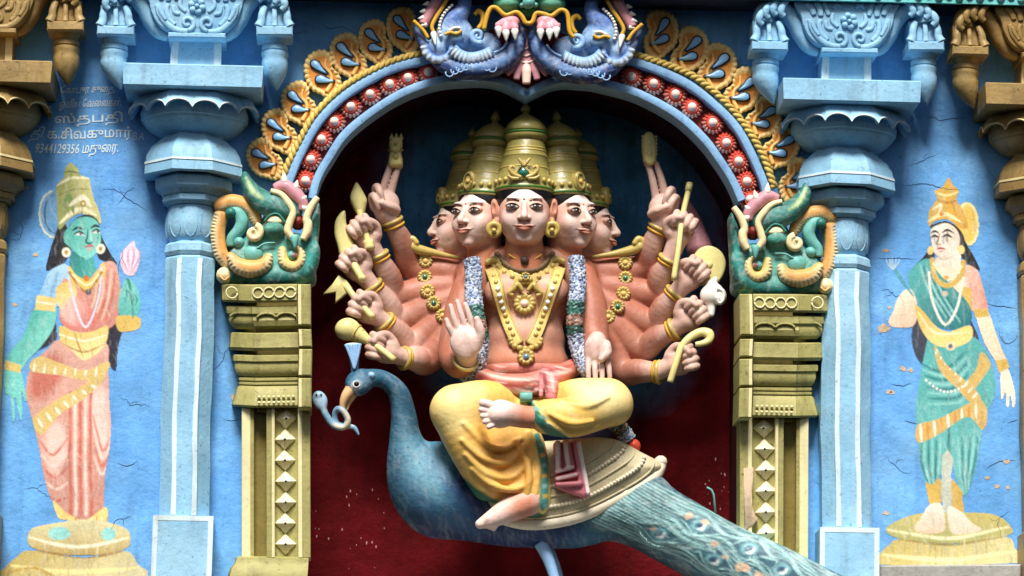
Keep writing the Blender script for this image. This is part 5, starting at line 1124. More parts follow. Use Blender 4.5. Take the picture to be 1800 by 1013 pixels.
v = Vol(580, 632, 364, 462, -66, -14, 1.5); v.poly([(606, 371), (596, 376), (587, 390), (586, 412), (592, 432), (601, 454), (624, 456), (624, 438), (613, 412), (607, 392)], -50, -30, 8, 9); sculpt('blade', v, M_WEAP, t); part('grip', tube(cr([(612, 446, -36), (622, 466, -26), (636, 490, -16)], 4), 7, 8), M_WEAP, t); part('pommel', ball((637, 491, -14), 8, 8, 5), M_WEAP, t)
t = held('forked_banner', 'cream swallow-tailed pennant on a short staff in the fourth left hand', (645, 550, -30))
part('pennant', slab([(596, 484), (610, 494), (620, 508), (616, 514), (606, 520), (590, 532), (590, 514), (568, 516), (584, 500)], -44, -30, 3), M_WEAP, t); part('staff', tube(cr([(606, 502, -34), (630, 532, -22), (657, 560, -10)], 4), 6, 8), M_WEAP, t)
t = held('mace', 'cream round-headed mace in the lowest left hand', (680, 620, -20))
v = Vol(585, 660, 555, 612, -60, 20, 1.8); v.ell((612, 580, -22), (22, 20, 20), 0); v.tube([(618, 582, -22), (634, 592, -20), (650, 602, -16)], [17, 13, 7], 3); sculpt('head', v, M_WEAP, t); part('shaft', tube(cr([(645, 600, -18), (668, 614, -4), (693, 634, 4)], 4), 6.5, 8), M_WEAP, t)
for q in ((628, 588), (636, 593)): part('ring', ring3((*q, -20), (16, 9, 4), 15 if q[0] < 630 else 11.5, 2), M_JEWEL, t)
t = held('arrow', 'thin yellow rod held upright in the second right hand', (1196, 440, -30)); part('rod', tube(cr([(1210, 325, -40), (1202, 372, -32), (1194, 430, -14), (1185, 492, -8)], 5), 5.2, 8), M_WEAP, t); part('tip', tube(np.array([(1211, 322, -40), (1208, 336, -38)]), 6.4, 8), M_WEAP, t)
t = held('discus', 'cream round discus behind the third right hand', (1240, 500, -60)); part('disc', slab(cr([(1248, 432), (1268, 442), (1277, 462), (1272, 486), (1258, 502), (1238, 500), (1220, 484), (1216, 458), (1228, 438)], 4, True), -64, -46, 5, 3), M_WEAP, t); part('hub', ball((1246, 466, -46), 8, 8, 5, .5), M_WEAP, t)
t = held('conch', 'white conch shell in the fourth right hand', (1252, 545, -40)); v = Vol(1222, 1286, 482, 562, -80, 10, 1.8); v.ell((1252, 518, -34), (22, 20, 18), 0, rot=-30); v.ell((1266, 522, -24), (12, 16, 12), 3); v.tube([(1252, 500, -34), (1258, 492, -34)], [10, 5], 4); v.tube([(1250, 532, -34), (1249, 552, -32)], [10, 6], 4); v.tube([(1262, 508, -12), (1272, 514, -12), (1272, 528, -12), (1264, 534, -12), (1260, 524, -10)], 2.4, 1); sculpt('shell', v, M_WHITE, t)
t = held('elephant_goad', 'olive hooked goad in the lowest right hand', (1190, 655, -10)); part('shaft', tube(cr([(1178, 672, -2), (1188, 640, 2), (1198, 606, -4)], 5), 6, 8), M_WEAP, t); part('hook', tube(cr([(1198, 608, -4), (1212, 592, -10), (1230, 583, -12), (1244, 586, -10), (1246, 596, -8), (1236, 602, -6), (1222, 604, -6)], 5), np.interp(np.arange(31), [0, 15, 30], [6, 9, 4]), 8, .7), M_WEAP, t)
t = held('quiver', 'pink carved quiver behind the upper right hands', (1225, 440, -110)); v = Vol(1185, 1262, 340, 450, -150, -70, 2.0); v.tube([(1202, 355, -112), (1218, 390, -110), (1230, 436, -108)], [8, 15, 24], 0); sculpt('case', v, M_PINK, t)
# ================================================================== the peacock the statue rides
bird = thing('peacock', 'blue peacock carving carrying the statue, its long tail sloping down right', 'bird statue', (970, 1075, 0))
pv = Vol(596, 1120, 640, 980, -120, 100, 2.4)
pv.ell((630, 674, 44), (24, 23, 20), 0); pv.tube([(638, 668, 42), (670, 668, 36), (698, 690, 26), (709, 730, 14), (713, 775, 2), (728, 825, -10), (770, 870, -16)], [17, 15.5, 18, 22, 29, 45, 64], 6)
pv.ell((772, 860, -20), (88, 82, 66), 14, rot=25); pv.tube([(780, 868, -20), (880, 896, -24), (1000, 912, -26), (1090, 905, -26)], [78, 62, 52, 40], 12)
def bird_paint(p):
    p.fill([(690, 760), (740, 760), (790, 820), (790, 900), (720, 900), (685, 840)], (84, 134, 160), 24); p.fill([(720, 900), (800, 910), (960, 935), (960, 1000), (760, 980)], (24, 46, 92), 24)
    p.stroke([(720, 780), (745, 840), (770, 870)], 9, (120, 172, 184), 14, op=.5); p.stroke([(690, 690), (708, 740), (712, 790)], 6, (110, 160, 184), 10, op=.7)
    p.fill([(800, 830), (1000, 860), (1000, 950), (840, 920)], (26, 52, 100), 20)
    p.fill([(612, 672), (628, 664), (646, 668), (640, 684), (620, 690)], (110, 160, 190), 5); p.fill([(616, 678), (624, 670), (634, 672), (632, 684), (620, 688)], (226, 234, 236), 2); 
    p.brush(700, 11, 1.2, .5, .3, (10, 34), (1, 3), .18, False)
    for a in (560,): p.stroke([(700, 850), (760, 900), (840, 935)], 14, (52, 104, 150), 14, op=.5)
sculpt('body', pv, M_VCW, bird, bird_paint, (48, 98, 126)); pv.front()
e = part('eye', ball((626, 676, 62), 5.2, 10, 6, .6), M_HAIR, bird); part('eye_ring', ring3((626, 676, 62), (0, 0, 1), 5.6, 1.4), M_WHITE, e)
M_BEAK = paint('beak_paint', (222, 176, 128), rough=0.4, var=0.2, dirt=0.3, bump=0.2)
part('upper_beak', tube(cr([(617, 684, 46), (607, 697, 50), (602, 712, 50), (604, 728, 48)], 5), np.linspace(12, 2.5, 16), 9), M_BEAK, bird); part('lower_beak', tube(cr([(620, 694, 42), (612, 708, 42), (608, 722, 44)], 5), np.linspace(8, 2.5, 11), 8), M_BEAK, bird)
part('ear_tuft', ball((651, 662, 54), 7, 8, 5), M_BLUEL, bird)
cv = Vol(598, 640, 598, 662, 20, 70, 1.6); cv.tube([(622, 656, 44), (621, 630, 44), (620, 608, 44)], [6, 9, 14], 0); cv.ell((620, 600, 44), (22, 7, 22), 2, sub=True)
sculpt('crest', cv, M_VC, bird, lambda p: p.fill([(598, 596), (642, 596), (640, 616), (602, 616)], (222, 238, 238), 6), (92, 146, 178))
for k in range(5): tp('crest_plume', [(621, 650), (615 + k * 3, 628), (607 + k * 6.5, 606)], (2, 3, 3), 56, M_BLUEL, bird)
def leg(x0, d):
    g = part('leg', tube(cr([(x0, 955, d), (x0 + 14, 985, d + 4), (x0 + 28, 1030, d + 6), (x0 + 36, 1074, d + 6)], 5), np.interp(np.arange(16), [0, 8, 15], [12, 9, 8]), 10), M_BLUEL, bird)
    for a in (-24, 0, 22): part('toe', tube(cr([(x0 + 36, 1068, d + 8), (x0 + 36 + a * .7, 1068, d + 26), (x0 + 36 + a, 1072, d + 44)], 4), np.linspace(7, 3, 9), 7), M_BLUEL, g)
leg(950, -6); leg(957, -70)
# tail
tv = Vol(1000, 1580, 815, 1090, -110, 178, 2.6)
tv.poly([(1010, 880), (1090, 845), (1160, 824), (1200, 856), (1300, 916), (1400, 968), (1470, 1006), (1570, 1062), (1560, 1085), (1360, 1078), (1260, 1022), (1200, 984), (1130, 944), (1080, 930), (1015, 930)], -40, 100, 46, 46, tilt=.26, xref=1310)
EYES = [(1160, 938), (1230, 924), (1318, 964), (1256, 984), (1376, 1002)]
flow = []
for k in range(40):
    f = (k + .5) / 40; A = np.array([1140 - 100 * f, 842 + 78 * f]); B = np.array([1560 - 150 * f, 1056 + 24 * f]); t = np.linspace(0, 1, 46); P = A + (B - A) * t[:, None]
    nrm = np.array([-(B - A)[1], (B - A)[0]]) / np.linalg.norm(B - A); P = P + nrm * ((11 * np.sin(t * 8 + k * .05) + 3 * np.sin(t * 19 + k * .11) + 2.5 * np.sin(t * 41 + k * 2.1)) * np.sin(t * math.pi) * (.35 + .65 * math.sin(math.pi * f)))[:, None]
    for ex, ey in EYES:
        v_ = P - np.array([ex, ey]); side = np.sign(v_ @ nrm + 1e-6); rr = np.linalg.norm(v_ * [1, 1.2], axis=1); P = P + nrm * (side * 15 * np.exp(-(rr / 22) ** 2))[:, None]
    flow.append(P)
tv.front()
for k, P in enumerate(flow):
    if k % 2 == 0 and 5 < k < 35:
        dd = tv.depth(P[:, 0], P[:, 1], 80); Q = np.c_[P, dd - .6][::2]; tv.tube(Q, 1.7, 1.0, n=2)
def tail_paint(p):
    for k, P in enumerate(flow): p.stroke(P, 1.5 if k % 2 == 0 else 1.1, (166, 214, 212) if k % 2 == 0 else (44, 86, 104), 1.6, sm=False, taper=False, op=.9)
    for i, (x, y) in enumerate(EYES):
        for r, c in ((15, (96, 146, 158)), (11, (130, 184, 186)), (8, (70, 116, 140)), (4, (46, 70, 100))): a = np.arange(14) / 14 * 2 * math.pi; p.fill(np.c_[x + np.cos(a) * r * 1.15, y + np.sin(a) * r * .85], c, 1.6, sm=False)
        p.stroke([(x - 4, y + 6), (x + 5, y + 6), (x + 9, y - 1)], 2.6, (240, 246, 244), 1.4)
    p.brush(900, 12, .5, .35, .45, (8, 30), (.7, 1.8), .3, False)
    for i, (x, y, r) in enumerate(((1212, 908, 7), (1240, 918, 6), (1258, 956, 6), (1305, 996, 13), (1335, 1010, 8), (1150, 930, 5), (1276, 978, 5))): p.fill(blob(x, y, r * 1.3, r * .8, 9, 60 + i), (206, 178, 152), 1.2, sm=False)
tl = sculpt('tail', tv, M_VCW, bird, tail_paint, (58, 98, 112)); tv.front()
part('bent_wire', tube(np.array([(1257, 900, float(tv.depth(1257, 902, 60)) - 6), (1256, 890, float(tv.depth(1257, 902, 60)) + 4), (1254, 868, float(tv.depth(1257, 902, 60)) + 8), (1250, 860, float(tv.depth(1257, 902, 60)) + 9), (1242, 856, float(tv.depth(1257, 902, 60)) + 10)]), 1.8, 6), M_MINT, tl)
# saddle cloth
sd = Vol(808, 1180, 755, 940, -60, 110, 2.4)
sd.poly([(832, 800), (900, 780), (1010, 768), (1080, 770), (1130, 792), (1162, 810), (1160, 828), (1120, 858), (1060, 892), (1000, 914), (940, 922), (880, 908), (842, 878), (822, 840)], -50, 52, 26, 50)
M_SADDLE = paint('saddle_beige_paint', (196, 186, 152), rough=0.5, var=0.18, dirt=0.4, bump=0.4, dirtcol=(90, 78, 50)); M_SADL = paint('saddle_pale_paint', (226, 216, 192), rough=0.5, var=0.12, dirt=0.35, bump=0.4, dirtcol=(110, 96, 70))
sdo = sculpt('saddle_cloth', sd, M_SADDLE, bird); sd.front()
rim = cr([(1160, 814), (1152, 834), (1118, 860), (1060, 892), (1000, 913), (940, 921), (884, 909), (846, 882), (824, 846)], 7); part('saddle_rim', tube(np.c_[rim, np.interp(np.arange(len(rim)), [0, 10, 40, len(rim)], [16, 32, 34, 10])], 11, 10), M_SADL, sdo)
part('saddle_rim_end', ball((1160, 812, 18), 12, 10, 7), M_SADL, sdo)
CEN = np.array([960.0, 720.0])
for k, s in enumerate((0.95, 0.86, 0.77, 0.68, 0.59)):
    P = CEN + (rim[2:44] - CEN) * s; P = resample(P, step=6.4)
    P = np.array([q for q in P if sd.D is not None and q[1] > 776 and q[0] > 845]); dd = sd.depth(P[:, 0], P[:, 1], 40)
    if k % 2 == 0: part('saddle_cord', tube(np.c_[P, dd + 1], 2.2, 6), M_SADDLE, sdo)
    else:
        for q, d in zip(P, dd): part('saddle_bead', ball((q[0], q[1], d + 1.5), 4.0, 7, 5), M_SADL, sdo)
# snake in the beak
sn = thing('snake', 'small pale blue cobra held in the peacock beak', 'snake', (600, 750, 56))
sv2 = Vol(540, 640, 682, 776, 30, 84, 1.5)
sv2.tube([(566, 712, 56), (572, 728, 56), (586, 746, 56), (604, 750, 58), (611, 738, 62), (603, 722, 64), (593, 718, 60), (588, 728, 54), (592, 744, 50), (607, 748, 52), (622, 752, 56), (630, 764, 56)], [6, 6, 6, 5.6, 5.4, 5.2, 5.2, 5, 5, 4.6, 4, 2], 0)
sv2.ell((562, 703, 58), (13, 17, 7), 4, rot=-20); sv2.ell((560, 694, 60), (7, 6, 7), 3)
sculpt('body', sv2, M_VC, sn, lambda p: (p.fill([(552, 692), (572, 692), (572, 722), (556, 718)], (170, 200, 222), 4), p.stroke([(586, 746), (606, 752), (612, 736), (600, 720)], 6, (214, 206, 176), 4)), (120, 160, 186))
for s in (-4, 4): part('eye', ball((560 + s, 693, 66), 1.8, 6, 4), M_HAIR, sn)
# ================================================================== figures painted flat on the wall
M_MURAL = paint('mural_paint', None, rough=0.6, var=0.12, dirt=0.22, bump=0.4, chip=0.07, dirtcol=(120, 130, 140))
def canvas(x0, y0, x1, y1, h=1.5):
    gx, gy = np.arange(x0, x1, h), np.arange(y0, y1, h); X, Y = np.meshgrid(gx, gy); p = Painter(X, Y, (90, 150, 226)); p.shape = X.shape; return p
def hang(p, root, names):
    """each painted region becomes its own thin sheet"""
    H, Wd = p.shape; I = p.id.reshape(H, Wd); V = W(p.x, p.y, 0.45).reshape(H, Wd, 3); K = np.arange(H * Wd).reshape(H, Wd)
    q = np.stack([K[:-1, :-1], K[1:, :-1], K[1:, 1:], K[:-1, 1:]], -1).reshape(-1, 4); ok = (I.ravel()[q] >= 0).sum(1) >= 3; cid = np.max(I.ravel()[q], 1)
    Vf = V.reshape(-1, 3)
    for pid, nm in names.items():
        m = (ok & (cid == pid)).reshape(H - 1, Wd - 1); lab = np.zeros(m.shape, int); n = 0
        for i, j in np.argwhere(m):
            if lab[i, j]: continue
            n += 1; lab[i, j] = n; st = [(i, j)]
            while st:
                a, b = st.pop()
                for c, d in ((a + 1, b), (a - 1, b), (a, b + 1), (a, b - 1), (a + 1, b + 1), (a - 1, b - 1), (a + 1, b - 1), (a - 1, b + 1)):
                    if 0 <= c < H - 1 and 0 <= d < Wd - 1 and m[c, d] and not lab[c, d]: lab[c, d] = n; st.append((c, d))
        for k in range(1, n + 1):
            f = q[(lab == k).ravel()]
            if len(f) < 8: continue
            u, inv = np.unique(f, return_inverse=True); part(nm, (Vf[u], inv.reshape(-1, 4)), M_MURAL, root, False, p.c[u])
def ellp(cx, cy, rx, ry, n=14): a = np.arange(n) / n * 2 * math.pi; return np.c_[cx + np.cos(a) * rx, cy + np.sin(a) * ry]

lm = thing('painted_figure', 'wall painting of a green-skinned figure in a pink sari holding a lotus', 'wall painting', (130, 1020, 1), 'figures painted on the wall')
p = canvas(0, 276, 262, 1022)
N_ = {0: 'halo', 1: 'hair', 2: 'crown', 3: 'face', 4: 'arm', 5: 'sleeve', 6: 'blouse', 7: 'sari', 8: 'gold_border', 9: 'lotus', 10: 'foot', 11: 'pedestal', 12: 'jewellery', 13: 'belt'}
SK, SKL, SKD = (78, 180, 168), (128, 214, 200), (40, 128, 126)
p.fill(ellp(97, 376, 30, 44), (104, 160, 206), 1, 0, False); p.stroke(ellp(97, 376, 28, 42)[3:11], 3, (214, 226, 214), 1.5, only=[0], taper=False); p.stroke(ellp(99, 376, 20, 34)[3:11], 1.4, (40, 70, 110), 1, only=[0])
p.fill([(110, 385), (97, 415), (86, 450), (80, 476), (98, 470), (116, 460), (128, 430)], (28, 26, 34), 1.2, 1); p.fill([(172, 390), (182, 420), (196, 446), (208, 466), (192, 462), (174, 452), (166, 420)], (28, 26, 34), 1.2, 1)
p.fill([(92, 540), (100, 580), (96, 600), (60, 618), (70, 590), (82, 560)], (34, 34, 44), 2, 1); p.fill([(180, 560), (206, 556), (216, 575), (208, 610), (204, 650), (192, 640), (184, 600)], (40, 40, 54), 2, 1)
p.fill([(104, 402), (101, 350), (99, 326), (111, 311), (111, 300), (121, 284), (137, 297), (139, 305), (156, 313), (160, 326), (166, 348), (176, 372), (179, 394), (162, 380), (142, 375), (122, 384)], (214, 206, 140), 1, 2, col2=(150, 160, 84), ang=180)
for P, c, w in (([(100, 326), (125, 312), (156, 313)], (240, 236, 200), 2.5), ([(102, 344), (130, 332), (162, 332)], (120, 120, 50), 1.2), ([(106, 392), (125, 374), (146, 366), (170, 378)], (248, 240, 200), 4), ([(112, 302), (124, 300), (138, 304)], (60, 90, 60), 1.2), ([(112, 360), (122, 345), (130, 372)], (120, 150, 90), 5), ([(124, 360), (146, 346), (160, 362)], (244, 238, 206), 5)): p.stroke(P, w, c, 1.5, only=[2])
p.fill(ellp(147, 357, 5, 6), (150, 120, 40), 1, None, False); p.fill(ellp(147, 357, 2.6, 3.4), (236, 220, 160), 1, None, False)
p.fill([(122, 398), (138, 379), (160, 377), (174, 390), (170, 402), (128, 414)], (30, 30, 36), 1, 1)
p.fill([(114, 408), (122, 398), (132, 385), (150, 380), (166, 384), (176, 398), (178, 420), (174, 440), (163, 452), (150, 456), (136, 446), (122, 432), (114, 424)], SK, 1, 3, col2=SKL, ang=20)
p.fill([(128, 440), (150, 456), (166, 450), (170, 470), (176, 484), (150, 492), (124, 478)], SKD, 1.2, 3, col2=SK, ang=0)
for P, w, c in (([(134, 411), (140, 410), (148, 412)], 2.6, (230, 240, 236)), ([(163, 408), (170, 407), (176, 408)], 2.4, (230, 240, 236)), ([(128, 404), (137, 399), (148, 402)], 2.2, (14, 22, 28)), ([(160, 400), (168, 396), (176, 399)], 2.2, (14, 22, 28)), ([(131, 411), (140, 406), (150, 411)], 1.8, (14, 22, 28)), ([(162, 407), (170, 403), (177, 407)], 1.8, (14, 22, 28)), ([(155, 402), (154, 416), (152, 424), (160, 427), (165, 423)], 1.8, (26, 92, 96)), ([(141, 410), (144, 410)], 2.6, (16, 18, 22)), ([(171, 407), (174, 407)], 2.4, (16, 18, 22)), ([(160, 404), (161, 418), (163, 422)], 2, (170, 226, 214)), ([(150, 433), (158, 431), (166, 432)], 2.4, (190, 110, 112)), ([(154, 437), (159, 438), (164, 436)], 1.6, (214, 170, 164)), ([(120, 430), (132, 446), (150, 454)], 3, SKD)): p.stroke(P, w, c, .9, only=[3])
for x, y in ((118, 443), (178, 437)): p.fill(ellp(x, y, 8, 9), (240, 234, 214), 1, 12, False); p.fill(ellp(x, y, 3.5, 4), (170, 140, 70), 1, None, False)
p.fill([(98, 470), (118, 464), (126, 490), (116, 524), (96, 540), (64, 536), (74, 500), (84, 480)], (176, 216, 240), 1.2, 5, col2=(140, 190, 226), ang=150); p.stroke([(100, 480), (92, 505), (84, 530)], 3, (120, 170, 214), 3, only=[5])
p.fill([(60, 540), (98, 540), (94, 576), (74, 606), (52, 630), (36, 652), (10, 644), (20, 616), (42, 586)], SK, 1.2, 4, col2=SKL, ang=40); p.fill([(10, 648), (38, 652), (46, 682), (50, 700), (44, 706), (40, 690), (40, 720), (36, 742), (30, 720), (27, 700), (26, 736), (20, 740), (18, 700), (10, 690)], (120, 208, 200), 1.2, 4)
p.fill([(62, 518), (98, 524), (96, 548), (60, 544)], (232, 206, 130), 1, 12, False); p.stroke([(62, 530), (97, 536)], 2, (250, 244, 214), 1, only=[12], sm=False); p.fill([(10, 634), (38, 642), (38, 656), (8, 650)], (226, 200, 120), 1, 12, False)
p.fill([(108, 494), (124, 492), (150, 500), (168, 478), (188, 460), (206, 466), (212, 500), (208, 545), (196, 574), (150, 584), (112, 574), (102, 545)], (220, 166, 148), 1.2, 7, col2=(206, 126, 110), ang=110)
p.fill([(97, 508), (120, 494), (134, 512), (122, 534), (104, 542)], (222, 188, 96), 1.2, 6, col2=(246, 226, 150), ang=60); p.fill([(106, 545), (125, 520), (150, 535), (168, 548), (160, 572), (120, 568)], (240, 200, 190), 4, 6, col2=(214, 104, 92), ang=20)
for k in range(6): p.stroke([(170 + k * 7, 478 - k * 1), (166 + k * 6, 520), (150 + k * 7, 560)], 1.4, ((250, 214, 190), (204, 96, 80))[k % 2], 1.6, only=[7])
p.fill([(122, 466), (134, 482), (152, 490), (168, 482), (178, 464), (186, 462), (184, 486), (160, 506), (140, 506), (122, 492)], (230, 196, 100), 1.2, 12)
for P, w, c in (([(120, 470), (126, 520), (150, 574), (172, 520), (180, 470)], 1.8, (206, 220, 236)), ([(122, 478), (150, 512), (180, 478)], 2.2, (176, 120, 40)), ([(128, 482), (152, 500), (174, 482)], 1.6, (250, 240, 190))): p.stroke(P, w, c, 1, pid=12, taper=False)
for q in ((152, 488), (154, 512)): p.fill(ellp(*q, 5.5, 5.5), (200, 120, 50) if q[1] < 500 else (90, 90, 100), 1, 12, False)
p.fill([(206, 545), (210, 516), (222, 492), (236, 498), (246, 522), (244, 548), (230, 566), (214, 564)], (126, 208, 202), 1.2, 4, col2=SK, ang=90); p.fill([(204, 556), (230, 556), (246, 562), (242, 580), (214, 584), (204, 574)], (226, 190, 100), 1.2, 12)
for k in range(4): p.stroke([(216 + k * 6, 508 + k * 3), (222 + k * 6, 516 + k * 4), (220 + k * 5, 530 + k * 3)], 1.1, SKD, .8, only=[4])
p.stroke([(222, 490), (228, 500), (232, 560)], 2.4, (60, 140, 110), 1, pid=4); p.fill([(214, 470), (212, 450), (222, 436), (236, 424), (240, 436), (248, 446), (246, 468), (236, 486), (222, 484)], (238, 210, 226), 1.4, 9)
for k in range(7): p.stroke([(230, 482), (216 + k * 5, 456), (218 + k * 4.4, 440)], 1.2, ((206, 140, 180), (250, 244, 250))[k % 2], 1, only=[9])
p.fill([(108, 596), (84, 612), (62, 636), (50, 660), (48, 700), (56, 742), (68, 790), (76, 840), (90, 880), (118, 906), (150, 916), (176, 908), (182, 890), (184, 840), (192, 790), (197, 740), (194, 690), (190, 640), (184, 600)], (220, 170, 154), 1.2, 7, col2=(206, 146, 128), ang=90)
p.fill([(62, 640), (100, 620), (110, 660), (80, 700), (54, 690)], (196, 112, 94), 8, None, only=[7]); p.fill([(160, 690), (190, 690), (190, 780), (170, 800)], (244, 208, 196), 8, None, only=[7]); p.fill([(78, 760), (110, 745), (118, 800), (90, 830)], (246, 206, 192), 9, None, only=[7])
for k in range(5): x = 122 + k * 9; p.stroke([(x + 4, 690), (x, 780), (x + 2, 905)], 2.4, ((206, 104, 86), (250, 220, 206))[k % 2], 2, only=[7], taper=False)
for k in range(5): p.stroke([(70 + k * 3, 775 + k * 24), (92 + k * 2, 800 + k * 20), (118, 770 + k * 26)], 2.2, ((204, 100, 84), (248, 214, 200))[k % 2], 2, only=[7])
for k in range(4): p.stroke([(165, 730 + k * 24), (178, 790 + k * 14), (192, 770 + k * 14)], 2, ((208, 110, 92), (248, 216, 204))[k % 2], 2, only=[7])
p.fill([(104, 572), (130, 582), (160, 582), (188, 572), (186, 602), (168, 622), (146, 632), (122, 612), (106, 600)], (228, 190, 96), 1.2, 13, col2=(246, 228, 160), ang=70)
for P, w, c in (([(104, 588), (146, 598), (186, 588)], 2, (250, 244, 210)), ([(110, 604), (146, 618), (182, 604)], 1.6, (170, 120, 50)), ([(130, 584), (146, 628)], 1.4, (180, 130, 60))): p.stroke(P, w, c, 1.2, only=[13])
GB = (218, 190, 116)
p.fill([(54, 636), (72, 626), (110, 640), (150, 650), (188, 634), (189, 650), (152, 668), (108, 660), (58, 652)], GB, 1.2, 8); p.fill([(57, 736), (100, 704), (140, 682), (176, 652), (184, 664), (150, 700), (104, 730), (72, 764)], GB, 1.2, 8); p.fill([(92, 880), (120, 904), (152, 914), (184, 890), (190, 912), (186, 946), (160, 952), (132, 950), (128, 918), (104, 912)], (240, 212, 130), 1.2, 8)
for k in range(7): p.stroke([(66 + k * 16, 736 - k * 10), (74 + k * 16, 752 - k * 12)], 2.6, (252, 246, 222), 1.2, only=[8], sm=False); p.stroke([(62 + k * 18, 636 + (k % 4) * 4), (60 + k * 18, 660)], 2.2, (250, 240, 206), 1.2, only=[8], sm=False); p.stroke([(134 + k * 9, 908), (133 + k * 9, 950)], 2, ((200, 130, 70), (252, 246, 220))[k % 2], 1, only=[8], sm=False)
p.fill([(52, 936), (80, 922), (150, 914), (206, 920), (230, 938), (222, 964), (150, 978), (60, 966)], (222, 214, 166), 1.4, 11, col2=(186, 160, 90), ang=90); p.fill([(56, 968), (150, 980), (222, 966), (244, 990), (258, 1022), (0, 1022), (8, 1000), (30, 980)], (198, 176, 96), 1.4, 11, col2=(224, 216, 172), ang=60)
for P, w, c in (([(54, 946), (140, 962), (226, 944)], 3, (250, 246, 214)), ([(56, 966), (150, 980), (222, 966)], 2.2, (150, 110, 50)), ([(20, 996), (130, 1006), (244, 996)], 4, (250, 236, 160)), ([(10, 1010), (60, 1000), (100, 1016)], 3, (196, 160, 70))): p.stroke(P, w, c, 2, only=[11])
for x in (106, 192): p.fill(ellp(x, 938, 20 if x < 150 else 13, 12), (150, 212, 206), 1.2, 10, False)
p.brush(1100, 3); p.speckle(.2); hang(p, lm, N_)

rm = thing('painted_figure', 'wall painting of a pale figure in a teal robe with a gold crown', 'wall painting', (1665, 992, 1), 'figures painted on the wall')
p = canvas(1540, 306, 1796, 994); TE, TEL, TED = (88, 176, 172), (150, 214, 208), (36, 118, 122); GO = (214, 178, 88); CR = (246, 240, 228)
p.fill(ellp(1700, 394, 22, 40), (236, 200, 96), 1, 0, False); p.stroke(ellp(1700, 394, 19, 36)[9:] .tolist() + ellp(1700, 394, 19, 36)[:5].tolist(), 2.6, (250, 234, 170), 1.4, only=[0], taper=False)
p.fill([(1690, 420), (1704, 440), (1722, 474), (1706, 470), (1690, 456), (1682, 436)], (36, 34, 40), 1.2, 1); p.fill([(1634, 436), (1622, 452), (1606, 470), (1624, 466), (1642, 454)], (40, 38, 44), 1.2, 1); p.fill([(1606, 566), (1624, 560), (1632, 600), (1620, 640), (1604, 610)], (60, 66, 80), 2.5, 1); p.fill([(1704, 560), (1720, 590), (1726, 620), (1712, 600)], (50, 56, 70), 2, 1)
p.fill([(1668, 313), (1676, 326), (1686, 336), (1682, 352), (1694, 372), (1702, 400), (1688, 402), (1664, 388), (1642, 392), (1631, 400), (1632, 374), (1646, 352), (1642, 338), (1656, 330)], GO, 1, 2, col2=(214, 160, 50), ang=0)
for P, w, c in (([(1644, 340), (1664, 345), (1684, 338)], 2, (250, 232, 160)), ([(1646, 352), (1666, 358), (1684, 352)], 2, (180, 120, 30)), ([(1632, 390), (1660, 378), (1690, 392)], 3.5, (250, 236, 176)), ([(1640, 370), (1654, 362), (1650, 378)], 2.5, (250, 240, 200))): p.stroke(P, w, c, 1.2, only=[2])
p.fill(ellp(1655, 378, 4, 4), (216, 130, 50), 1, None, False)
p.fill([(1634, 402), (1644, 394), (1664, 390), (1684, 402), (1694, 420), (1690, 440), (1678, 450), (1650, 440)], (44, 40, 44), 1, 1)
p.fill([(1634, 406), (1646, 398), (1664, 394), (1680, 404), (1686, 422), (1680, 444), (1666, 456), (1652, 456), (1640, 444), (1634, 424)], CR, 1, 3, col2=(236, 216, 196), ang=0); p.fill([(1648, 450), (1682, 440), (1690, 470), (1694, 490), (1668, 498), (1644, 474)], (240, 226, 208), 1, 3)
for P, w, c in (([(1634, 412), (1641, 408), (1648, 411)], 1.9, (30, 22, 24)), ([(1655, 411), (1664, 406), (1675, 411)], 1.9, (30, 22, 24)), ([(1635, 419), (1641, 416), (1648, 419)], 2.2, (30, 26, 28)), ([(1655, 418), (1663, 415), (1672, 419)], 2.2, (30, 26, 28)), ([(1650, 412), (1647, 424), (1645, 430), (1653, 432)], 1.6, (160, 118, 100)), ([(1645, 440), (1651, 438), (1660, 440)], 2.0, (186, 84, 80)), ([(1648, 443), (1653, 444), (1657, 442)], 1.2, (214, 150, 140)), ([(1642, 446), (1656, 458), (1674, 452)], 1.2, (200, 170, 150))): p.stroke(P, w, c, .8, only=[3])
for x, y in ((1634, 441), (1688, 440)): p.fill(ellp(x, y, 6, 8), (240, 214, 130), 1, 12, False)
p.fill([(1694, 468), (1716, 474), (1728, 500), (1738, 545), (1714, 552), (1704, 530), (1694, 500)], (242, 196, 176), 1.2, 5, col2=(232, 160, 140), ang=0)
p.fill([(1650, 470), (1690, 480), (1704, 520), (1706, 550), (1680, 540), (1660, 510)], (244, 226, 200), 1.2, 6); p.fill([(1690, 510), (1708, 510), (1708, 548), (1694, 540)], (224, 186, 90), 1, 6)
p.fill([(1596, 486), (1612, 464), (1632, 456), (1652, 478), (1676, 506), (1700, 530), (1710, 556), (1700, 576), (1672, 582), (1644, 572), (1622, 548), (1606, 520)], TE, 1.2, 7, col2=TED, ang=60)
for k in range(6): p.stroke([(1618 + k * 6, 466 + k * 4), (1634 + k * 7, 510 + k * 4), (1664 + k * 6, 560 + k * 2)], 2.0, (TEL, TED)[k % 2], 2, only=[7])
for P, w, c in (([(1638, 458), (1646, 490), (1668, 504), (1690, 486), (1692, 462)], 4.5, GO), ([(1640, 464), (1668, 494), (1690, 470)], 1.6, (252, 240, 190)), ([(1634, 480), (1640, 530), (1662, 572), (1684, 540), (1694, 490)], 2.2, (240, 238, 224))): p.stroke(P, w, c, 1, pid=12, taper=False)
p.fill(ellp(1662, 518, 6, 5), (200, 190, 170), 1, 12, False); p.fill(ellp(1664, 490, 5, 4), (226, 170, 90), 1, 12, False)
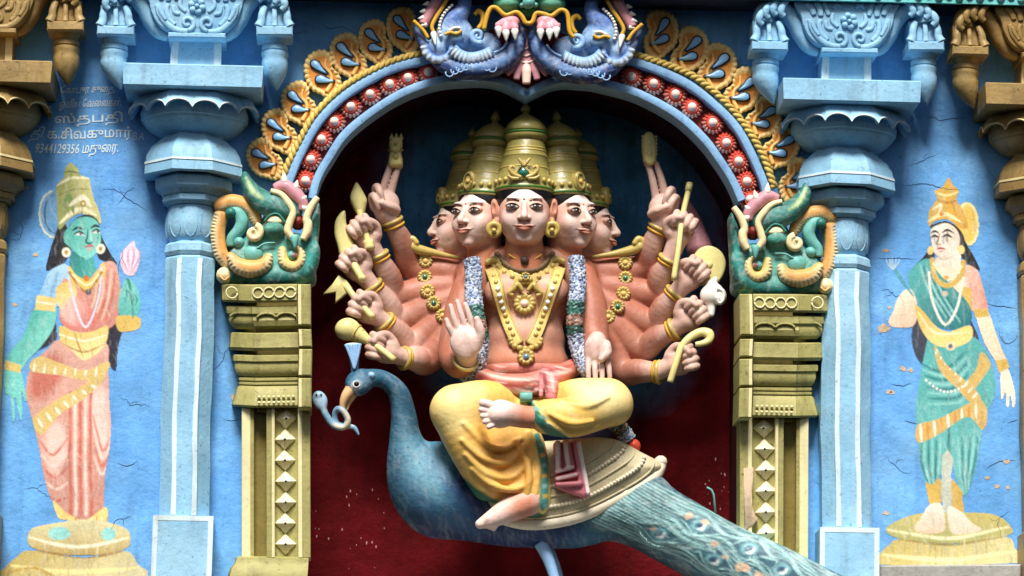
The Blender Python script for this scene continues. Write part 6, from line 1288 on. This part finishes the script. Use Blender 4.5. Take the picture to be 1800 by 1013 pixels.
p.fill([(1576, 528), (1588, 512), (1602, 508), (1612, 530), (1612, 562), (1600, 576), (1572, 576), (1562, 566), (1570, 548)], (246, 226, 200), 1.2, 4, col2=(240, 200, 170), ang=60); p.stroke([(1566, 456), (1576, 476), (1592, 500), (1606, 520)], 3.2, (84, 160, 164), 1.2, pid=9)
for k in range(5): p.stroke([(1570, 476), (1560 + k * 5, 462), (1558 + k * 5.5, 450)], 1.6, (176, 206, 226), 1, pid=9)
p.fill([(1716, 552), (1738, 548), (1750, 580), (1762, 612), (1774, 640), (1764, 652), (1746, 628), (1728, 596)], (246, 232, 206), 1.2, 4, col2=(236, 206, 170), ang=0); p.fill([(1760, 648), (1774, 650), (1782, 680), (1784, 706), (1778, 718), (1774, 696), (1772, 716), (1766, 712), (1766, 690), (1760, 704), (1756, 690)], (244, 234, 214), 1.2, 4); p.fill([(1712, 544), (1738, 542), (1740, 556), (1714, 560)], GO, 1, 12, False); p.fill([(1750, 634), (1772, 630), (1776, 646), (1756, 656)], GO, 1, 12, False)
p.fill([(1640, 588), (1624, 626), (1612, 680), (1610, 740), (1616, 800), (1626, 840), (1638, 858), (1654, 836), (1666, 806), (1672, 800), (1680, 836), (1696, 872), (1712, 846), (1722, 790), (1734, 730), (1748, 690), (1744, 640), (1722, 600), (1690, 590)], TE, 1.2, 7, col2=(110, 190, 186), ang=90)
for k in range(8): p.stroke([(1620 + k * 2, 640 + k * 10), (1656 + k * 4, 652 + k * 8), (1700, 620 + k * 10)], 2.2, (TED, TEL)[k % 2], 2.2, only=[7])
for k in range(6): p.stroke([(1618 + k * 7, 770), (1622 + k * 6, 815), (1634 + k * 3, 850)], 1.8, (TED, TEL)[k % 2], 2, only=[7]); p.stroke([(1684 + k * 7, 770), (1688 + k * 5, 820), (1696 + k * 2, 864)], 1.8, (TEL, TED)[k % 2], 2, only=[7])
p.stroke([(1668, 740), (1668, 810)], 3, TED, 3, only=[7], sm=False)
p.fill([(1608, 536), (1624, 548), (1646, 574), (1672, 584), (1706, 574), (1708, 598), (1680, 612), (1644, 606), (1620, 578)], (232, 190, 84), 1.2, 13, col2=(246, 222, 140), ang=80); p.stroke([(1614, 548), (1646, 586), (1704, 586)], 2, (252, 240, 190), 1.2, only=[13]); p.fill(ellp(1672, 610, 9, 8), (236, 220, 180), 1, 13, False); p.fill(ellp(1672, 610, 4, 4), (110, 110, 120), 1, None, False)
for P in ([(1612, 748), (1650, 736), (1700, 712), (1722, 704), (1736, 730), (1728, 758), (1700, 734), (1652, 762), (1614, 778)], [(1644, 606), (1662, 640), (1696, 672), (1722, 700), (1708, 712), (1680, 684), (1650, 650)], [(1726, 620), (1742, 640), (1728, 664), (1706, 690), (1696, 676), (1716, 650)]): p.fill(P, (216, 180, 104), 1.2, 8)
for k in range(9): p.stroke([(1618 + k * 12, 744 - k * 4), (1620 + k * 12, 776 - k * 5)], 2.4, ((252, 246, 224), (220, 150, 60))[k % 2], 1.2, only=[8], sm=False); p.stroke([(1652 + k * 8, 612 + k * 10), (1644 + k * 8, 622 + k * 10)], 2, (252, 244, 216), 1, only=[8], sm=False)
for k in range(12): a = k / 11; p.fill(ellp(1626 + a * 70, 668 + 16 * math.sin(a * math.pi) + a * 10, 2.4, 2.4, 8), (244, 244, 236), .8, 12, False)
p.fill([(1627, 846), (1640, 852), (1654, 838), (1658, 850), (1655, 888), (1633, 892)], GO, 1.2, 8, False); p.fill([(1672, 838), (1682, 848), (1694, 866), (1695, 904), (1672, 898)], GO, 1.2, 8, False); p.fill([(1657, 800), (1666, 790), (1676, 806), (1672, 900), (1656, 900)], (200, 206, 190), 1.5, 8, False)
p.fill([(1556, 928), (1590, 908), (1640, 900), (1740, 904), (1776, 926), (1768, 944), (1664, 956), (1580, 946)], (204, 188, 112), 1.4, 11, col2=(170, 172, 108), ang=90); p.fill([(1584, 946), (1664, 957), (1764, 944), (1784, 966), (1790, 992), (1543, 992), (1546, 972), (1562, 956)], (204, 184, 104), 1.4, 11, col2=(216, 210, 160), ang=45)
for P, w, c in (([(1560, 930), (1664, 946), (1772, 928)], 3, (246, 240, 190)), ([(1580, 947), (1664, 957), (1766, 945)], 2.2, (150, 130, 60)), ([(1552, 974), (1660, 984), (1780, 972)], 4, (250, 240, 176))): p.stroke(P, w, c, 2, only=[11])
p.fill([(1606, 930), (1616, 912), (1632, 888), (1654, 886), (1660, 916), (1656, 934), (1626, 938)], (246, 236, 218), 1.2, 10, col2=(230, 200, 170), ang=90); p.fill([(1666, 890), (1690, 900), (1708, 920), (1724, 932), (1700, 938), (1670, 934)], (246, 236, 218), 1.2, 10, col2=(232, 206, 180), ang=90)
p.brush(900, 4); p.speckle(.2); hang(p, rm, N_)

# ================================================================== white lettering painted on the wall
txt = thing('painted_lettering', 'white hand-painted lettering and telephone number on the blue wall', 'lettering', (150, 276, 1))
def letters(s, x0, y0, x1, y1, shear=0.0, bold=0.012):
    cu = bpy.data.curves.new('lettering_line', 'FONT'); cu.body = s; cu.resolution_u = 3; cu.offset = bold
    o = bpy.data.objects.new('lettering_source', cu); COL.objects.link(o); dg = bpy.context.evaluated_depsgraph_get(); me = bpy.data.meshes.new_from_object(o.evaluated_get(dg)); bpy.data.objects.remove(o)
    V = np.array([v.co[:] for v in me.vertices]); F = [tuple(q.vertices) for q in me.polygons]
    if not len(V): return
    V[:, 0] += shear * V[:, 1]; lo, hi = V.min(0), V.max(0); x = x0 + (V[:, 0] - lo[0]) / (hi[0] - lo[0]) * (x1 - x0); y = y1 - (V[:, 1] - lo[1]) / (hi[1] - lo[1]) * (y1 - y0)
    part('lettering_line', (W(x, y, 0.9), F), M_LINE, txt, smooth=False)
letters('\u0bc7காபுர சு\u0bc8த,', 107, 149, 203, 169, .35); letters('ஓவிய \u0bc7வ\u0bc8லகள்.', 104, 173, 213, 194, .35); letters('ஸ்தபதி', 96, 197, 216, 222); letters('தி', 48, 222, 78, 250, .5, 0); letters('க.சிவகுமார்', 82, 223, 232, 248); letters('B.A', 234, 233, 253, 247, .2, 0); letters('9344129356 மது\u0bc8ர.', 60, 252, 207, 276, .3)
